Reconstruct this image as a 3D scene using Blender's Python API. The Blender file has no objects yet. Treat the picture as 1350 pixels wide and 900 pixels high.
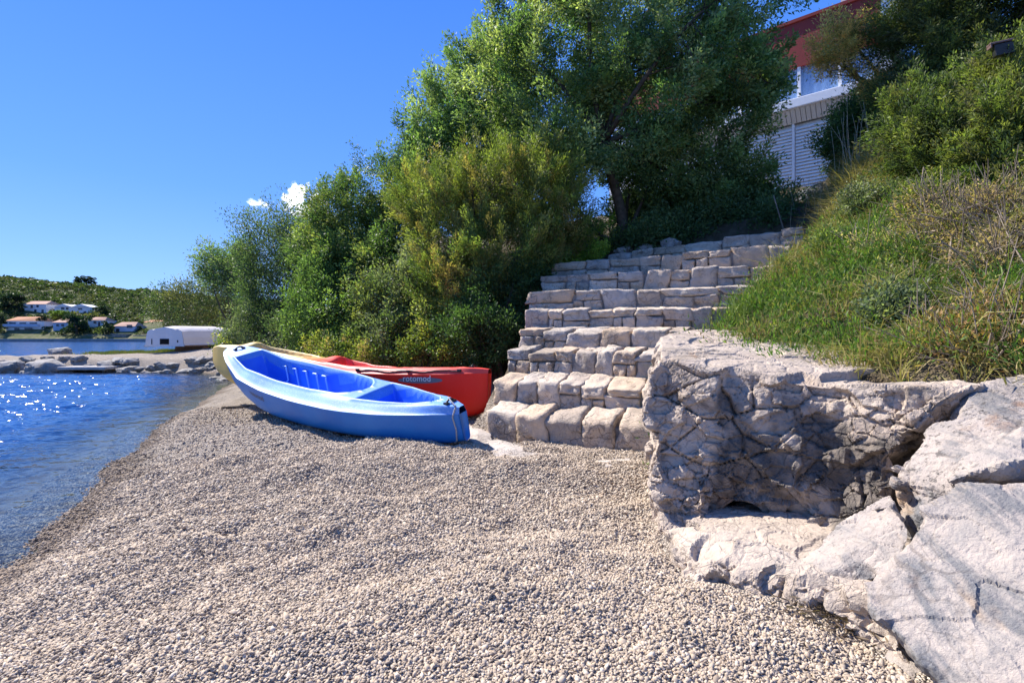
import bpy, bmesh, math
import numpy as np
from mathutils import Vector

SC = bpy.context.scene
COL = SC.collection
CAMZ, FPX, CX, HY = 1.1, 675.0, 675.0, 447.0
WATER_Z = -0.25
rad = math.radians


def W(px, py, Y):
    """photograph position + distance -> point in the place"""
    return np.array([(px - CX) / FPX * Y, Y, CAMZ - (py - HY) / FPX * Y])


# ------------------------------------------------------------------ noise
def _h(i, j, k, s):
    with np.errstate(over='ignore'):
        n = (i.astype(np.int64) * 374761393 + j.astype(np.int64) * 668265263 +
             k.astype(np.int64) * 2147483647 + s * 1274126177) & 0xFFFFFFFF
        n = ((n ^ (n >> 13)) * 1274126177) & 0xFFFFFFFF
        n = ((n ^ (n >> 16)) * 2246822519) & 0xFFFFFFFF
        n = n ^ (n >> 15)
    return (n & 0xFFFFFF) / float(0xFFFFFF)


def vnoise(P, s=0):
    P = np.asarray(P, float)
    I = np.floor(P).astype(np.int64)
    f = P - I
    f = f * f * f * (f * (f * 6 - 15) + 10)
    r = 0
    for a in (0, 1):
        wx = f[:, 0] if a else 1 - f[:, 0]
        for b in (0, 1):
            wy = f[:, 1] if b else 1 - f[:, 1]
            for c in (0, 1):
                wz = f[:, 2] if c else 1 - f[:, 2]
                r = r + wx * wy * wz * _h(I[:, 0] + a, I[:, 1] + b, I[:, 2] + c, s)
    return r * 2 - 1


def fbm(P, s=0, o=4):
    r, a = 0, 0.5
    P = np.asarray(P, float)
    for i in range(o):
        r = r + a * vnoise(P, s + i * 17)
        P = P * 2.03
        a *= 0.5
    return r


def worley(P, s=0):
    P = np.asarray(P, float)
    I = np.floor(P).astype(np.int64)
    n = len(P)
    f1 = np.full(n, 9.0); f2 = np.full(n, 9.0)
    idv = np.zeros(n); cen = np.zeros((n, 3))
    for a in (-1, 0, 1):
        for b in (-1, 0, 1):
            for c in (-1, 0, 1):
                i, j, k = I[:, 0] + a, I[:, 1] + b, I[:, 2] + c
                q = np.stack([i + _h(i, j, k, s), j + _h(i, j, k, s + 1), k + _h(i, j, k, s + 2)], 1)
                d = np.sqrt(((q - P) ** 2).sum(1))
                nb = d < f1
                f2 = np.where(nb, f1, np.minimum(f2, d))
                idv = np.where(nb, _h(i, j, k, s + 3), idv)
                cen = np.where(nb[:, None], q, cen)
                f1 = np.where(nb, d, f1)
    return f1, f2, idv, cen


def sstep(a, b, x):
    t = np.clip((x - a) / (b - a), 0, 1)
    return t * t * (3 - 2 * t)


# ------------------------------------------------------------------ objects
def mk(name, V, faces, mat, parent=None, org=None, smooth=True, mi=None, col=None, attrs=None):
    """one mesh object from numpy data given in world coordinates; org = origin of the thing"""
    V = np.asarray(V, np.float32)
    if org is not None:
        V = V - np.asarray(org, np.float32)
    if not (isinstance(faces, list) and isinstance(faces[0], np.ndarray)):
        faces = [np.asarray(faces)]
    faces = [np.asarray(f, np.int32) for f in faces if len(f)]
    me = bpy.data.meshes.new(name)
    me.vertices.add(len(V))
    me.vertices.foreach_set('co', V.ravel())
    idx = np.concatenate([f.ravel() for f in faces])
    tot = np.concatenate([np.full(len(f), f.shape[1], np.int32) for f in faces])
    st = np.concatenate([[0], np.cumsum(tot)[:-1]]).astype(np.int32)
    me.loops.add(len(idx))
    me.loops.foreach_set('vertex_index', idx)
    me.polygons.add(len(tot))
    me.polygons.foreach_set('loop_start', st)
    if mi is not None:
        me.polygons.foreach_set('material_index', np.asarray(mi, np.int32))
    me.polygons.foreach_set('use_smooth', np.full(len(tot), smooth))
    if col is not None:
        a = me.attributes.new('col', 'FLOAT_COLOR', 'POINT')
        c = np.ones((len(V), 4), np.float32); c[:, :3] = col
        a.data.foreach_set('color', c.ravel())
    for k, v in (attrs or {}).items():
        a = me.attributes.new(k, 'FLOAT', 'POINT')
        a.data.foreach_set('value', np.asarray(v, np.float32))
    me.update(calc_edges=True)
    me.validate()
    for m in (mat if isinstance(mat, (list, tuple)) else [mat]):
        me.materials.append(m)
    o = bpy.data.objects.new(name, me)
    COL.objects.link(o)
    if parent is not None:
        o.parent = parent
    elif org is not None:
        o.location = [float(x) for x in org]
    return o


def tag(o, label=None, cat=None, group=None, kind=None):
    if label: o['label'] = label
    if cat: o['category'] = cat
    if group: o['group'] = group
    if kind: o['kind'] = kind
    return o


def thing(name, label, cat, loc, group=None):
    o = bpy.data.objects.new(name, None)
    COL.objects.link(o)
    o.location = [float(x) for x in loc]
    o.empty_display_size = 0.2
    return tag(o, label, cat, group)


class MB:
    """collects simple solids into one mesh"""
    def __init__(s):
        s.V = []; s.F = {}; s.n = 0
    def add(s, V, F):
        V = np.asarray(V, float); F = np.asarray(F, int)
        s.F.setdefault(F.shape[1], []).append(F + s.n)
        s.V.append(V); s.n += len(V)
    def box8(s, P):
        s.add(P, [[0, 3, 2, 1], [4, 5, 6, 7], [0, 1, 5, 4], [1, 2, 6, 5], [2, 3, 7, 6], [3, 0, 4, 7]])
    def box(s, o, ax, ay, az):
        o, ax, ay, az = map(lambda q: np.asarray(q, float), (o, ax, ay, az))
        s.box8([o, o + ax, o + ax + ay, o + ay, o + az, o + ax + az, o + ax + ay + az, o + ay + az])
    def tube(s, pts, r, n=8, cap=True):
        pts = np.asarray(pts, float); m = len(pts)
        r = np.broadcast_to(np.asarray(r, float), (m,))
        T = np.gradient(pts, axis=0); T /= np.linalg.norm(T, axis=1)[:, None] + 1e-9
        up = np.array([0.13, 0.21, 0.97])
        A = np.cross(T, up); A /= np.linalg.norm(A, axis=1)[:, None] + 1e-9
        B = np.cross(T, A)
        th = np.linspace(0, 2 * np.pi, n, endpoint=False)
        V = pts[:, None] + r[:, None, None] * (np.cos(th)[None, :, None] * A[:, None] + np.sin(th)[None, :, None] * B[:, None])
        V = V.reshape(-1, 3)
        i = np.arange(m - 1)[:, None] * n; j = np.arange(n)[None]
        a = i + j; b = i + (j + 1) % n
        s.add(V, np.stack([a, b, b + n, a + n], -1).reshape(-1, 4))
        if cap:
            base = s.n - len(V)
            for k0, rev in ((0, True), ((m - 1) * n, False)):
                ring = base + k0 + np.arange(n)
                if rev: ring = ring[::-1]
                s.F.setdefault(n, []).append(ring[None])
    def build(s, name, mat, parent=None, org=None, smooth=False, **k):
        return mk(name, np.concatenate(s.V), [np.concatenate(f) for f in s.F.values()], mat, parent, org, smooth, **k)


def bevel(o, w=0.01, seg=2):
    m = o.modifiers.new('bevel', 'BEVEL'); m.width = w; m.segments = seg; m.limit_method = 'ANGLE'; m.angle_limit = rad(40)
    return o


# ------------------------------------------------------------------ materials
class NT:
    def __init__(s, name, rough=0.6, spec=0.4):
        s.m = bpy.data.materials.new(name); s.m.use_nodes = True
        s.t = s.m.node_tree; s.N = s.t.nodes; s.L = s.t.links
        s.b = s.N['Principled BSDF']
        s.b.inputs['Roughness'].default_value = rough
        s.b.inputs['Specular IOR Level'].default_value = spec
        s._co = None
    def co(s):
        if s._co is None:
            s._co = s.N.new('ShaderNodeTexCoord').outputs['Object']
        return s._co
    def put(s, sock, v):
        if hasattr(v, 'is_linked') or hasattr(v, 'links'): s.L.new(v, sock)
        elif isinstance(v, (tuple, list)) and len(v) == 3 and sock.type == 'RGBA': sock.default_value = (*v, 1)
        else: sock.default_value = v
    def noise(s, scale, detail=4, rough=0.55, co=None, dist=0.0):
        n = s.N.new('ShaderNodeTexNoise'); n.inputs['Scale'].default_value = scale
        n.inputs['Detail'].default_value = detail; n.inputs['Roughness'].default_value = rough
        n.inputs['Distortion'].default_value = dist
        s.L.new(co or s.co(), n.inputs['Vector']); return n.outputs['Fac']
    def vor(s, scale, feature='F1', out='Distance', co=None, rnd=1.0):
        n = s.N.new('ShaderNodeTexVoronoi'); n.feature = feature; n.inputs['Scale'].default_value = scale
        n.inputs['Randomness'].default_value = rnd
        s.L.new(co or s.co(), n.inputs['Vector']); return n.outputs[out]
    def ramp(s, x, stops):
        n = s.N.new('ShaderNodeValToRGB'); e = n.color_ramp.elements
        while len(e) < len(stops): e.new(0.5)
        for el, (p, c) in zip(e, stops):
            el.position = p
            el.color = (c, c, c, 1) if not isinstance(c, (tuple, list)) else (*c, 1)
        s.L.new(x, n.inputs['Fac']); return n.outputs['Color']
    def mix(s, f, a, b, mode='MIX'):
        n = s.N.new('ShaderNodeMix'); n.data_type = 'RGBA'; n.blend_type = mode
        s.put(n.inputs[0], f); s.put(n.inputs[6], a); s.put(n.inputs[7], b)
        return n.outputs[2]
    def math(s, op, a, b=0.0, clamp=False):
        n = s.N.new('ShaderNodeMath'); n.operation = op; n.use_clamp = clamp
        s.put(n.inputs[0], a); s.put(n.inputs[1], b); return n.outputs[0]
    def attr(s, name, out='Fac'):
        n = s.N.new('ShaderNodeAttribute'); n.attribute_name = name; return n.outputs[out]
    def mapping(s, scale=(1, 1, 1), rot=(0, 0, 0), co=None):
        n = s.N.new('ShaderNodeMapping'); n.inputs['Scale'].default_value = scale; n.inputs['Rotation'].default_value = rot
        s.L.new(co or s.co(), n.inputs['Vector']); return n.outputs[0]
    def sep(s, v):
        n = s.N.new('ShaderNodeSeparateXYZ'); s.L.new(v, n.inputs[0]); return n.outputs
    def normal_z(s):
        g = s.N.new('ShaderNodeNewGeometry'); return s.sep(g.outputs['Normal'])[2]
    def bump(s, h, dist=0.01, strength=1.0, normal=None):
        n = s.N.new('ShaderNodeBump'); n.inputs['Distance'].default_value = dist; n.inputs['Strength'].default_value = strength
        s.L.new(h, n.inputs['Height'])
        if normal is not None: s.L.new(normal, n.inputs['Normal'])
        s.L.new(n.outputs[0], s.b.inputs['Normal']); return n.outputs[0]
    def color(s, c): s.put(s.b.inputs['Base Color'], c)


def plain(name, c, rough=0.6, spec=0.4, vary=0.15, scale=6.0, metal=0.0, bump=0.0):
    t = NT(name, rough, spec)
    d = tuple(x * (1 - vary) for x in c); l = tuple(min(1, x * (1 + vary)) for x in c)
    t.color(t.mix(t.ramp(t.noise(scale, 6, 0.65), [(0.3, 0.0), (0.7, 1.0)]), d, l))
    t.b.inputs['Metallic'].default_value = metal
    if bump: t.bump(t.noise(scale * 12, 4), bump, 0.6)
    return t.m


def rock_mat(name, c1, c2, c3, lichen=0.35, rust=0.3, crack_scale=5.0, crack=0.8, tint=False, streak=0.0, relief=1.0):
    t = NT(name, 0.85, 0.25)
    n1 = t.noise(2.2, 6, 0.6); n2 = t.noise(9, 8, 0.65); n3 = t.noise(55, 6, 0.7)
    c = t.mix(t.ramp(n1, [(0.35, 0.0), (0.65, 1.0)]), c1, c2)
    c = t.mix(t.ramp(n2, [(0.45, 0.0), (0.72, 1.0)]), c, c3)
    if tint: c = t.mix(1.0, c, t.attr('col', 'Color'), 'MULTIPLY')
    if streak:
        sm = t.noise(3.2, 6, 0.65, co=t.mapping((2.6, 0.55, 0.8), (0.5, 0.3, 0.9)), dist=0.3)
        c = t.mix(t.math('MULTIPLY', t.ramp(sm, [(0.50, 0.0), (0.60, 0.85)]), streak), c, (0.13, 0.14, 0.15))
        sm2 = t.noise(2.1, 4, 0.6, co=t.mapping((1.8, 0.7, 1.2), (0.2, 0.8, 0.1)), dist=0.5)
        c = t.mix(t.math('MULTIPLY', t.ramp(sm2, [(0.6, 0.0), (0.72, 1.0)]), streak * .8), c, (0.50, 0.33, 0.19))
    # rust veins
    r = t.math('MULTIPLY', t.ramp(t.noise(3.1, 5, 0.6, dist=0.6), [(0.6, 0.0), (0.7, 1.0)]), t.ramp(n2, [(0.45, 0.0), (0.6, 1.0)]))
    c = t.mix(t.math('MULTIPLY', r, rust), c, (0.30, 0.13, 0.04))
    # grey-black lichen freckles on weathered faces
    l = t.math('MULTIPLY', t.ramp(t.noise(38, 5, 0.75), [(0.54, 0.0), (0.62, 1.0)]), t.ramp(t.noise(1.7, 3, 0.5), [(0.42, 0.0), (0.6, 1.0)]))
    c = t.mix(t.math('MULTIPLY', l, lichen), c, (0.07, 0.065, 0.06))
    pt = t.math('MULTIPLY', t.ramp(t.vor(26), [(0.10, 1.0), (0.22, 0.0)]), t.ramp(t.noise(2.3, 4, 0.6, dist=.3), [(0.52, 0.0), (0.62, 1.0)]))
    c = t.mix(t.math('MULTIPLY', pt, lichen), c, (0.055, 0.05, 0.055))
    # dark stained patches
    d = t.ramp(t.noise(1.5, 8, 0.72, dist=0.5), [(0.53, 0.0), (0.66, 1.0)])
    c = t.mix(t.math('MULTIPLY', d, 0.6 if not streak else 0.35), c, (0.14, 0.115, 0.085))
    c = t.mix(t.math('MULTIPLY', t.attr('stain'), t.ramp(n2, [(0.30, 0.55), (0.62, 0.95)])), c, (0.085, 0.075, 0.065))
    # fine fracture lines
    warp = t.mix(0.22, t.co(), t.N.new('ShaderNodeTexNoise').outputs['Color'], 'LINEAR_LIGHT')
    wn = [n for n in t.N if n.type == 'TEX_NOISE'][-1]; wn.inputs['Scale'].default_value = 4; t.L.new(t.co(), wn.inputs['Vector'])
    e = t.vor(crack_scale, 'DISTANCE_TO_EDGE', co=t.mapping((1, 1, 1.7), (0.3, 0.2, 0.5), warp))
    e2 = t.vor(crack_scale * 2.7, 'DISTANCE_TO_EDGE', co=t.mapping((1, 1, 1.5), (0.1, 0.5, 0.2), warp))
    g1 = t.ramp(t.noise(2.6, 3), [(0.44, 0.0), (0.58, 1.0)]); g2 = t.ramp(t.noise(3.7, 4, co=t.mapping((1, 1, 1), (0.4, 0.1, 0.9))), [(0.48, 0.0), (0.60, 1.0)])
    wd_ = t.math('MULTIPLY', t.noise(6, 4), 0.030)
    ck = t.math('MULTIPLY', t.ramp(t.math('SUBTRACT', e, wd_), [(0.0, 1.0), (0.016, 0.0)]), g1)
    ck2 = t.math('MULTIPLY', t.ramp(t.math('SUBTRACT', e2, wd_), [(0.0, 1.0), (0.03, 0.0)]), g2)
    ckm = t.math('MAXIMUM', ck, t.math('MULTIPLY', ck2, 0.7))
    c = t.mix(t.math('MULTIPLY', ckm, crack), c, (0.05, 0.04, 0.035))
    t.color(c)
    h = t.math('ADD', t.math('MULTIPLY', n2, 0.6), t.math('MULTIPLY', n3, 0.35))
    h = t.math('SUBTRACT', h, t.math('MULTIPLY', ckm, 0.5 * crack * relief))
    t.bump(h, 0.035, 0.9)
    return t.m


def leaf_mat(name, trans=0.45, rough=0.5, spec=0.22):
    t = NT(name, rough, spec)
    c = t.attr('col', 'Color')
    t.color(c)
    tr = t.N.new('ShaderNodeBsdfTranslucent')
    c2 = t.mix(1.0, c, (1.1, 1.25, 0.55), 'MULTIPLY')
    t.L.new(c2, tr.inputs['Color'])
    ms = t.N.new('ShaderNodeMixShader'); ms.inputs[0].default_value = trans
    t.L.new(t.b.outputs[0], ms.inputs[1]); t.L.new(tr.outputs[0], ms.inputs[2])
    t.L.new(ms.outputs[0], t.N['Material Output'].inputs['Surface'])
    return t.m


M = {}
M['rock'] = rock_mat('limestone', (0.54, 0.45, 0.36), (0.46, 0.36, 0.275), (0.40, 0.335, 0.275), 0.75, 0.8, 5.0, 0.38)
M['rock_pale'] = rock_mat('pale_limestone', (0.46, 0.395, 0.34), (0.40, 0.335, 0.285), (0.32, 0.29, 0.265), 0.95, 0.5, 2.2, 0.35, streak=.9, relief=.15)
M['stone'] = rock_mat('step_stone', (0.56, 0.485, 0.40), (0.48, 0.40, 0.32), (0.42, 0.36, 0.305), 0.6, 0.6, 4.5, 0.45, tint=True)
M['slab'] = rock_mat('slab_stone', (0.54, 0.475, 0.41), (0.46, 0.39, 0.325), (0.40, 0.35, 0.31), 0.6, 0.6, 4.5, 0.45)
M['mortar'] = rock_mat('mortar', (0.30, 0.275, 0.25), (0.24, 0.215, 0.19), (0.26, 0.25, 0.24), 0.5, 0.2, 12, 0.3)
M['shore_rock'] = rock_mat('shore_rock', (0.36, 0.34, 0.31), (0.24, 0.22, 0.19), (0.20, 0.19, 0.18), 0.6, 0.3, 4, 0.4)
M['leaf'] = leaf_mat('leaf')
M['grass'] = leaf_mat('grass_blade', 0.25, 0.6, 0.2)
M['bark'] = plain('bark', (0.11, 0.085, 0.06), 0.9, 0.1, 0.5, 14, bump=0.02)
M['twig'] = plain('dry_twig', (0.26, 0.21, 0.16), 0.9, 0.1, 0.35, 9)
M['black'] = plain('black_plastic', (0.015, 0.015, 0.016), 0.4, 0.5, 0.2)
M['white_paint'] = plain('white_paint', (0.78, 0.78, 0.78), 0.5, 0.4, 0.05)
M['wood'] = plain('weathered_wood', (0.24, 0.14, 0.08), 0.85, 0.2, 0.4, 18, bump=0.01)
M['concrete'] = plain('concrete', (0.42, 0.39, 0.36), 0.9, 0.2, 0.2, 5, bump=0.01)

# ================================================================== camera, sun, sky
SUN_AZ, SUN_EL = rad(-57), rad(46)          # azimuth clockwise from +Y (view direction)
cam = bpy.data.objects.new('camera', bpy.data.cameras.new('camera'))
COL.objects.link(cam); SC.camera = cam
cam.location = (0, 0, CAMZ); cam.rotation_euler = (rad(90), 0, 0)
cam.data.sensor_width = 36; cam.data.lens = 18; cam.data.shift_y = -3 / 1350
cam.data.clip_start = 0.05; cam.data.clip_end = 6000

sd = Vector((math.sin(SUN_AZ) * math.cos(SUN_EL), math.cos(SUN_AZ) * math.cos(SUN_EL), math.sin(SUN_EL)))
sun = bpy.data.objects.new('sun', bpy.data.lights.new('sun', 'SUN'))
COL.objects.link(sun); sun.rotation_euler = sd.to_track_quat('Z', 'Y').to_euler()
sun.data.energy = 4.5; sun.data.angle = rad(0.5); sun.data.color = (1.0, 0.94, 0.86)
sun.location = (-20, 30, 40)

wd = bpy.data.worlds.new('World'); SC.world = wd; wd.use_nodes = True
wt = wd.node_tree; wn = wt.nodes; wl = wt.links
sky = wn.new('ShaderNodeTexSky'); sky.sky_type = 'NISHITA'; sky.sun_disc = False
sky.sun_elevation = SUN_EL; sky.sun_rotation = SUN_AZ
sky.air_density = 1.0; sky.dust_density = 0.0; sky.ozone_density = 2.0; sky.altitude = 0
hs = wn.new('ShaderNodeHueSaturation'); hs.inputs['Saturation'].default_value = 1.12; hs.inputs['Hue'].default_value = 0.508; hs.inputs['Value'].default_value = 1.0
wl.new(sky.outputs[0], hs.inputs['Color'])
# two little fair-weather clouds fixed in the sky, by direction
geo = wn.new('ShaderNodeTexCoord')
_tint = wn.new('ShaderNodeMix'); _tint.data_type = 'RGBA'; _tint.blend_type = 'MULTIPLY'; _tint.inputs[0].default_value = 1.0
wl.new(hs.outputs[0], _tint.inputs[6]); _tint.inputs[7].default_value = (0.80, 0.95, 1.12, 1)
_sp = wn.new('ShaderNodeSeparateXYZ'); _tc = wn.new('ShaderNodeTexCoord'); wl.new(_tc.outputs['Generated'], _sp.inputs[0])
_rp = wn.new('ShaderNodeValToRGB'); wl.new(_sp.outputs[2], _rp.inputs[0])
_e = _rp.color_ramp.elements; _e.new(0.3)
for _el, (_p, _c) in zip(_e, [(0.0, (0.22, 0.41, 0.98)), (0.25, (0.095, 0.28, 0.90)), (0.62, (0.035, 0.175, 0.74))]):
    _el.position = _p; _el.color = (*_c, 1)
_sc = wn.new('ShaderNodeMix'); _sc.data_type = 'RGBA'; _sc.blend_type = 'MULTIPLY'; _sc.inputs[0].default_value = 1; _sc.clamp_result = False
wl.new(_rp.outputs[0], _sc.inputs[6]); _sc.inputs[7].default_value = (5.9, 5.7, 5.4, 1)
_mx = wn.new('ShaderNodeMix'); _mx.data_type = 'RGBA'; _mx.inputs[0].default_value = 0.82
wl.new(_tint.outputs[2], _mx.inputs[6]); wl.new(_sc.outputs[2], _mx.inputs[7])
last = _mx.outputs[2]


def cloud(px, py, rx, rz, last, dens, seed):
    d = Vector(((px - CX) / FPX, 1, -(py - HY) / FPX)).normalized()
    az = math.atan2(d.x, d.y); el = math.asin(d.z)
    sp = wn.new('ShaderNodeSeparateXYZ'); wl.new(geo.outputs['Generated'], sp.inputs[0])
    def m(op, a, b=0.0):
        n = wn.new('ShaderNodeMath'); n.operation = op
        for i, v in ((0, a), (1, b)):
            if hasattr(v, 'links'): wl.new(v, n.inputs[i])
            else: n.inputs[i].default_value = v
        return n.outputs[0]
    A = m('DIVIDE', m('SUBTRACT', m('ARCTAN2', sp.outputs[0], sp.outputs[1]), az), rx)
    E = m('DIVIDE', m('SUBTRACT', m('ARCSINE', sp.outputs[2]), el), rz)
    r = m('SQRT', m('ADD', m('MULTIPLY', A, A), m('MULTIPLY', E, E)))
    nz = wn.new('ShaderNodeTexNoise'); nz.inputs['Scale'].default_value = 60; nz.inputs['Detail'].default_value = 7
    nz.inputs['Roughness'].default_value = 0.6
    ad = wn.new('ShaderNodeVectorMath'); ad.inputs[1].default_value = (seed, 0, 0); wl.new(geo.outputs['Generated'], ad.inputs[0])
    wl.new(ad.outputs[0], nz.inputs['Vector'])
    v = m('SUBTRACT', m('ADD', 0.55, m('MULTIPLY', m('SUBTRACT', nz.outputs['Fac'], 0.5), 4.2)), m('MULTIPLY', m('MULTIPLY', r, r), 0.55))
    rp = wn.new('ShaderNodeValToRGB'); rp.color_ramp.elements[0].position = 0.0; rp.color_ramp.elements[1].position = 0.45
    rp.color_ramp.elements[1].color = (dens, dens, dens, 1)
    wl.new(v, rp.inputs[0])
    mx = wn.new('ShaderNodeMix'); mx.data_type = 'RGBA'
    wl.new(rp.outputs[0], mx.inputs[0]); wl.new(last, mx.inputs[6]); mx.inputs[7].default_value = (7.5, 7.9, 8.6, 1)
    return mx.outputs[2]


last = cloud(400, 267, 0.036, 0.030, last, 1.0, 0.3)
last = cloud(341, 270, 0.016, 0.010, last, 0.8, 1.7)
bg = wn['Background']; bg.inputs['Strength'].default_value = 0.105
wl.new(last, bg.inputs['Color'])

SC.view_settings.view_transform = 'Standard'
SC.view_settings.look = 'None'
SC.view_settings.exposure = 1.16
SC.view_settings.gamma = 1.0
SC.cycles.max_bounces = 8
SC.cycles.transparent_max_bounces = 16
SC.cycles.use_denoising = True

# ================================================================== terrain
LAND = np.array([(-1.9, -4), (-2.2, 1.2), (-2.82, 2.82), (-3.82, 4.49), (-4.92, 6.85), (-6.4, 10.4), (-8.05, 14.5),
                 (-9.2, 17.2), (-10.6, 19.4), (-12.4, 20.7), (-15, 21.2), (-21, 21.1), (-33, 21.6), (-34, 24),
                 (-25, 24.8), (-21.5, 26.6), (-20.5, 29.5), (-19.5, 34), (-16, 45), (-10, 90), (80, 90), (80, -4)], float)


def G_(px, py, Y): return ((px - CX) / FPX * Y, Y)


def shore(x, y):
    """signed distance to the waterline, positive on land"""
    P = np.stack([x.ravel(), y.ravel()], 1)
    d = np.full(len(P), 1e9); ins = np.zeros(len(P), bool)
    n = len(LAND)
    for i in range(n):
        a, b = LAND[i], LAND[(i + 1) % n]
        ab = b - a
        t = np.clip(((P - a) @ ab) / (ab @ ab), 0, 1)
        d = np.minimum(d, np.hypot(*(P - a - t[:, None] * ab).T))
        c = ((a[1] > P[:, 1]) != (b[1] > P[:, 1]))
        xi = a[0] + (P[:, 1] - a[1]) * ab[0] / (ab[1] if abs(ab[1]) > 1e-9 else 1e-9)
        ins ^= c & (P[:, 0] < xi)
    return np.where(ins, d, -d).reshape(x.shape)


ZT = [0.37, 0.70, 1.02, 1.28, 1.56, 1.86, 2.17, 2.45, 2.72]
LFT = [(638, 5.80), (649, 6.2), (669, 6.6), (684, 6.95), (691, 7.35), (695, 7.85), (712, 8.35), (726, 8.95), (800, 9.6)]
RGT = [(880, 4.82), (884, 5.15), (890, 5.5), (905, 5.9), (990, 6.55), (1000, 6.85), (1032, 7.05), (1045, 7.15), (1060, 7.4)]
DZR = [0, 0, -0.02, -0.03, 0, 0, 0.0, 0.03, 0.05]
SPT = []
for _k in range(9):
    _a = np.array([(LFT[_k][0] - CX) / FPX * LFT[_k][1], LFT[_k][1]]); _b = np.array([(RGT[_k][0] - CX) / FPX * RGT[_k][1], RGT[_k][1]])
    for _q in np.linspace(-.15, 1.15, 9):
        SPT.append([*(_a * (1 - _q) + _b * _q), (ZT[_k - 1] if _k else 0.0) - 0.13])
        SPT.append([*(_a * (1 - _q) + _b * _q + np.array([.15, .26])), ZT[_k] - 0.13])
SPT = np.array(SPT)


def stair_z(x, y):
    x1, y1 = x.ravel(), y.ravel(); out = np.empty(x1.size)
    for i in range(0, x1.size, 20000):
        d = (x1[i:i + 20000, None] - SPT[None, :, 0]) ** 2 + (y1[i:i + 20000, None] - SPT[None, :, 1]) ** 2
        w = 1 / (d + 0.004) ** 2.5
        out[i:i + 20000] = (w * SPT[None, :, 2]).sum(1) / w.sum(1)
    return out.reshape(x.shape)


def stair_right(t):
    return np.interp(t, [-.5, 0, 1.0, 2.35, 3.0, 3.67, 5], [1.05, 1.15, 1.42, 1.90, 2.10, 2.28, 2.5])


UP = np.array([0.5, 0.866]); AL = np.array([0.866, -0.5]); P0 = np.array([0.46, 5.34])


def ground(x, y, fine=True):
    x = np.asarray(x, float); y = np.asarray(y, float)
    s = shore(x, y)
    z3 = np.zeros(x.size)
    Q = np.stack([x.ravel(), y.ravel(), z3], 1)
    wob = fbm(Q * 0.9, 5, 3).reshape(x.shape)
    s = s + 0.18 * wob
    land = WATER_Z + 0.27 * (1 - np.exp(-np.maximum(s, 0) / 0.85))
    sea = WATER_Z - 1.7 * np.tanh(-np.minimum(s, 0) * 0.13)
    z = np.where(s > 0, land, sea)
    spit = sstep(18.5, 20.5, y) * sstep(-9, -12, x)
    z = z + spit * sstep(-0.1, 0.7, s) * (0.33 + 0.35 * sstep(-19, -12.5, x) * sstep(21, 25, y))
    # banks
    t = (x - P0[0]) * UP[0] + (y - P0[1]) * UP[1]
    c = (x - P0[0]) * AL[0] + (y - P0[1]) * AL[1]
    wl_ = sstep(-1.0, -1.7, c)
    tt = t - 1.45 * wl_ * (1 - 0.5 * sstep(2.5, 6, t))
    z1 = np.where(tt < 2.6, 0.85 * tt - 0.28, np.where(tt < 4.85, 1.93 + (tt - 2.6) * 0.5, 3.05 + (tt - 4.85) * 0.36))
    t2 = (x - 1.1) * 0.85 + (y - 4.4) * 0.53
    z2 = np.minimum(0.86 + 0.42 * t2, 0.86 + 7.0 * t2)
    cr = stair_right(t)
    zs = stair_z(x, y)
    m_ = sstep(-1.6, -0.98, c) * sstep(1.6, 0.4, c - cr) * sstep(5.4, 4.5, t) * sstep(-0.25, 0.1, t)
    z1 = z1 * (1 - m_) + zs * m_
    wr = sstep(0.05, 0.55, c - cr) * sstep(-.6, .2, t2)
    z1 = np.maximum(z1 + 0.30 * wr * sstep(0.2, 1.0, t), np.where((c > cr - .05), z2 * sstep(-.05, .4, c - cr) + z1 * (1 - sstep(-.05, .4, c - cr)), -9))
    z1 = z1 + 0.55 * sstep(.5, 1.8, c - cr) * sstep(.6, 2.6, t) * sstep(9, 5.5, t)
    z1 = z1 + 0.42 * sstep(.05, .6, c - cr) * sstep(2.2, 4.2, t)
    z1 = np.minimum(z1, 5.25 + 0.03 * (t - 13))
    z1 = z1 * sstep(30, 18, y - x) if False else z1
    far = sstep(-4.2, -7.5, x) * sstep(8, 11.5, y)           # low ground towards the spit
    z1 = z1 * (1 - far) - 3 * far
    k = 0.12
    h = np.clip(0.5 + 0.5 * (z1 - z) / k, 0, 1)
    out = z * (1 - h) + z1 * h + k * h * (1 - h)
    if fine:
        beach = (1 - h) * sstep(-0.3, 0.6, s)
        f1, f2, _, _ = worley(np.stack([x.ravel() / 0.42, y.ravel() / 0.42, z3], 1) + 0.25 * fbm(Q * 3, 3, 2)[:, None], 9)
        dim = (0.35 - f1).reshape(x.shape)
        und = fbm(Q * 1.6, 31, 4).reshape(x.shape)
        out = out + beach * (0.085 * und * sstep(1.2, 2.6, y) + 0.03 * und - 0.075 * np.clip(dim, 0, 1)) + h * (0.10 * und + 0.22 * sstep(.3, 1.2, c - cr) * fbm(Q * 1.05, 35, 3).reshape(x.shape))
    return out


def axis(*segs):
    r = [np.arange(a, b, d) for a, b, d in segs]
    return np.concatenate(r)


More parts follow.
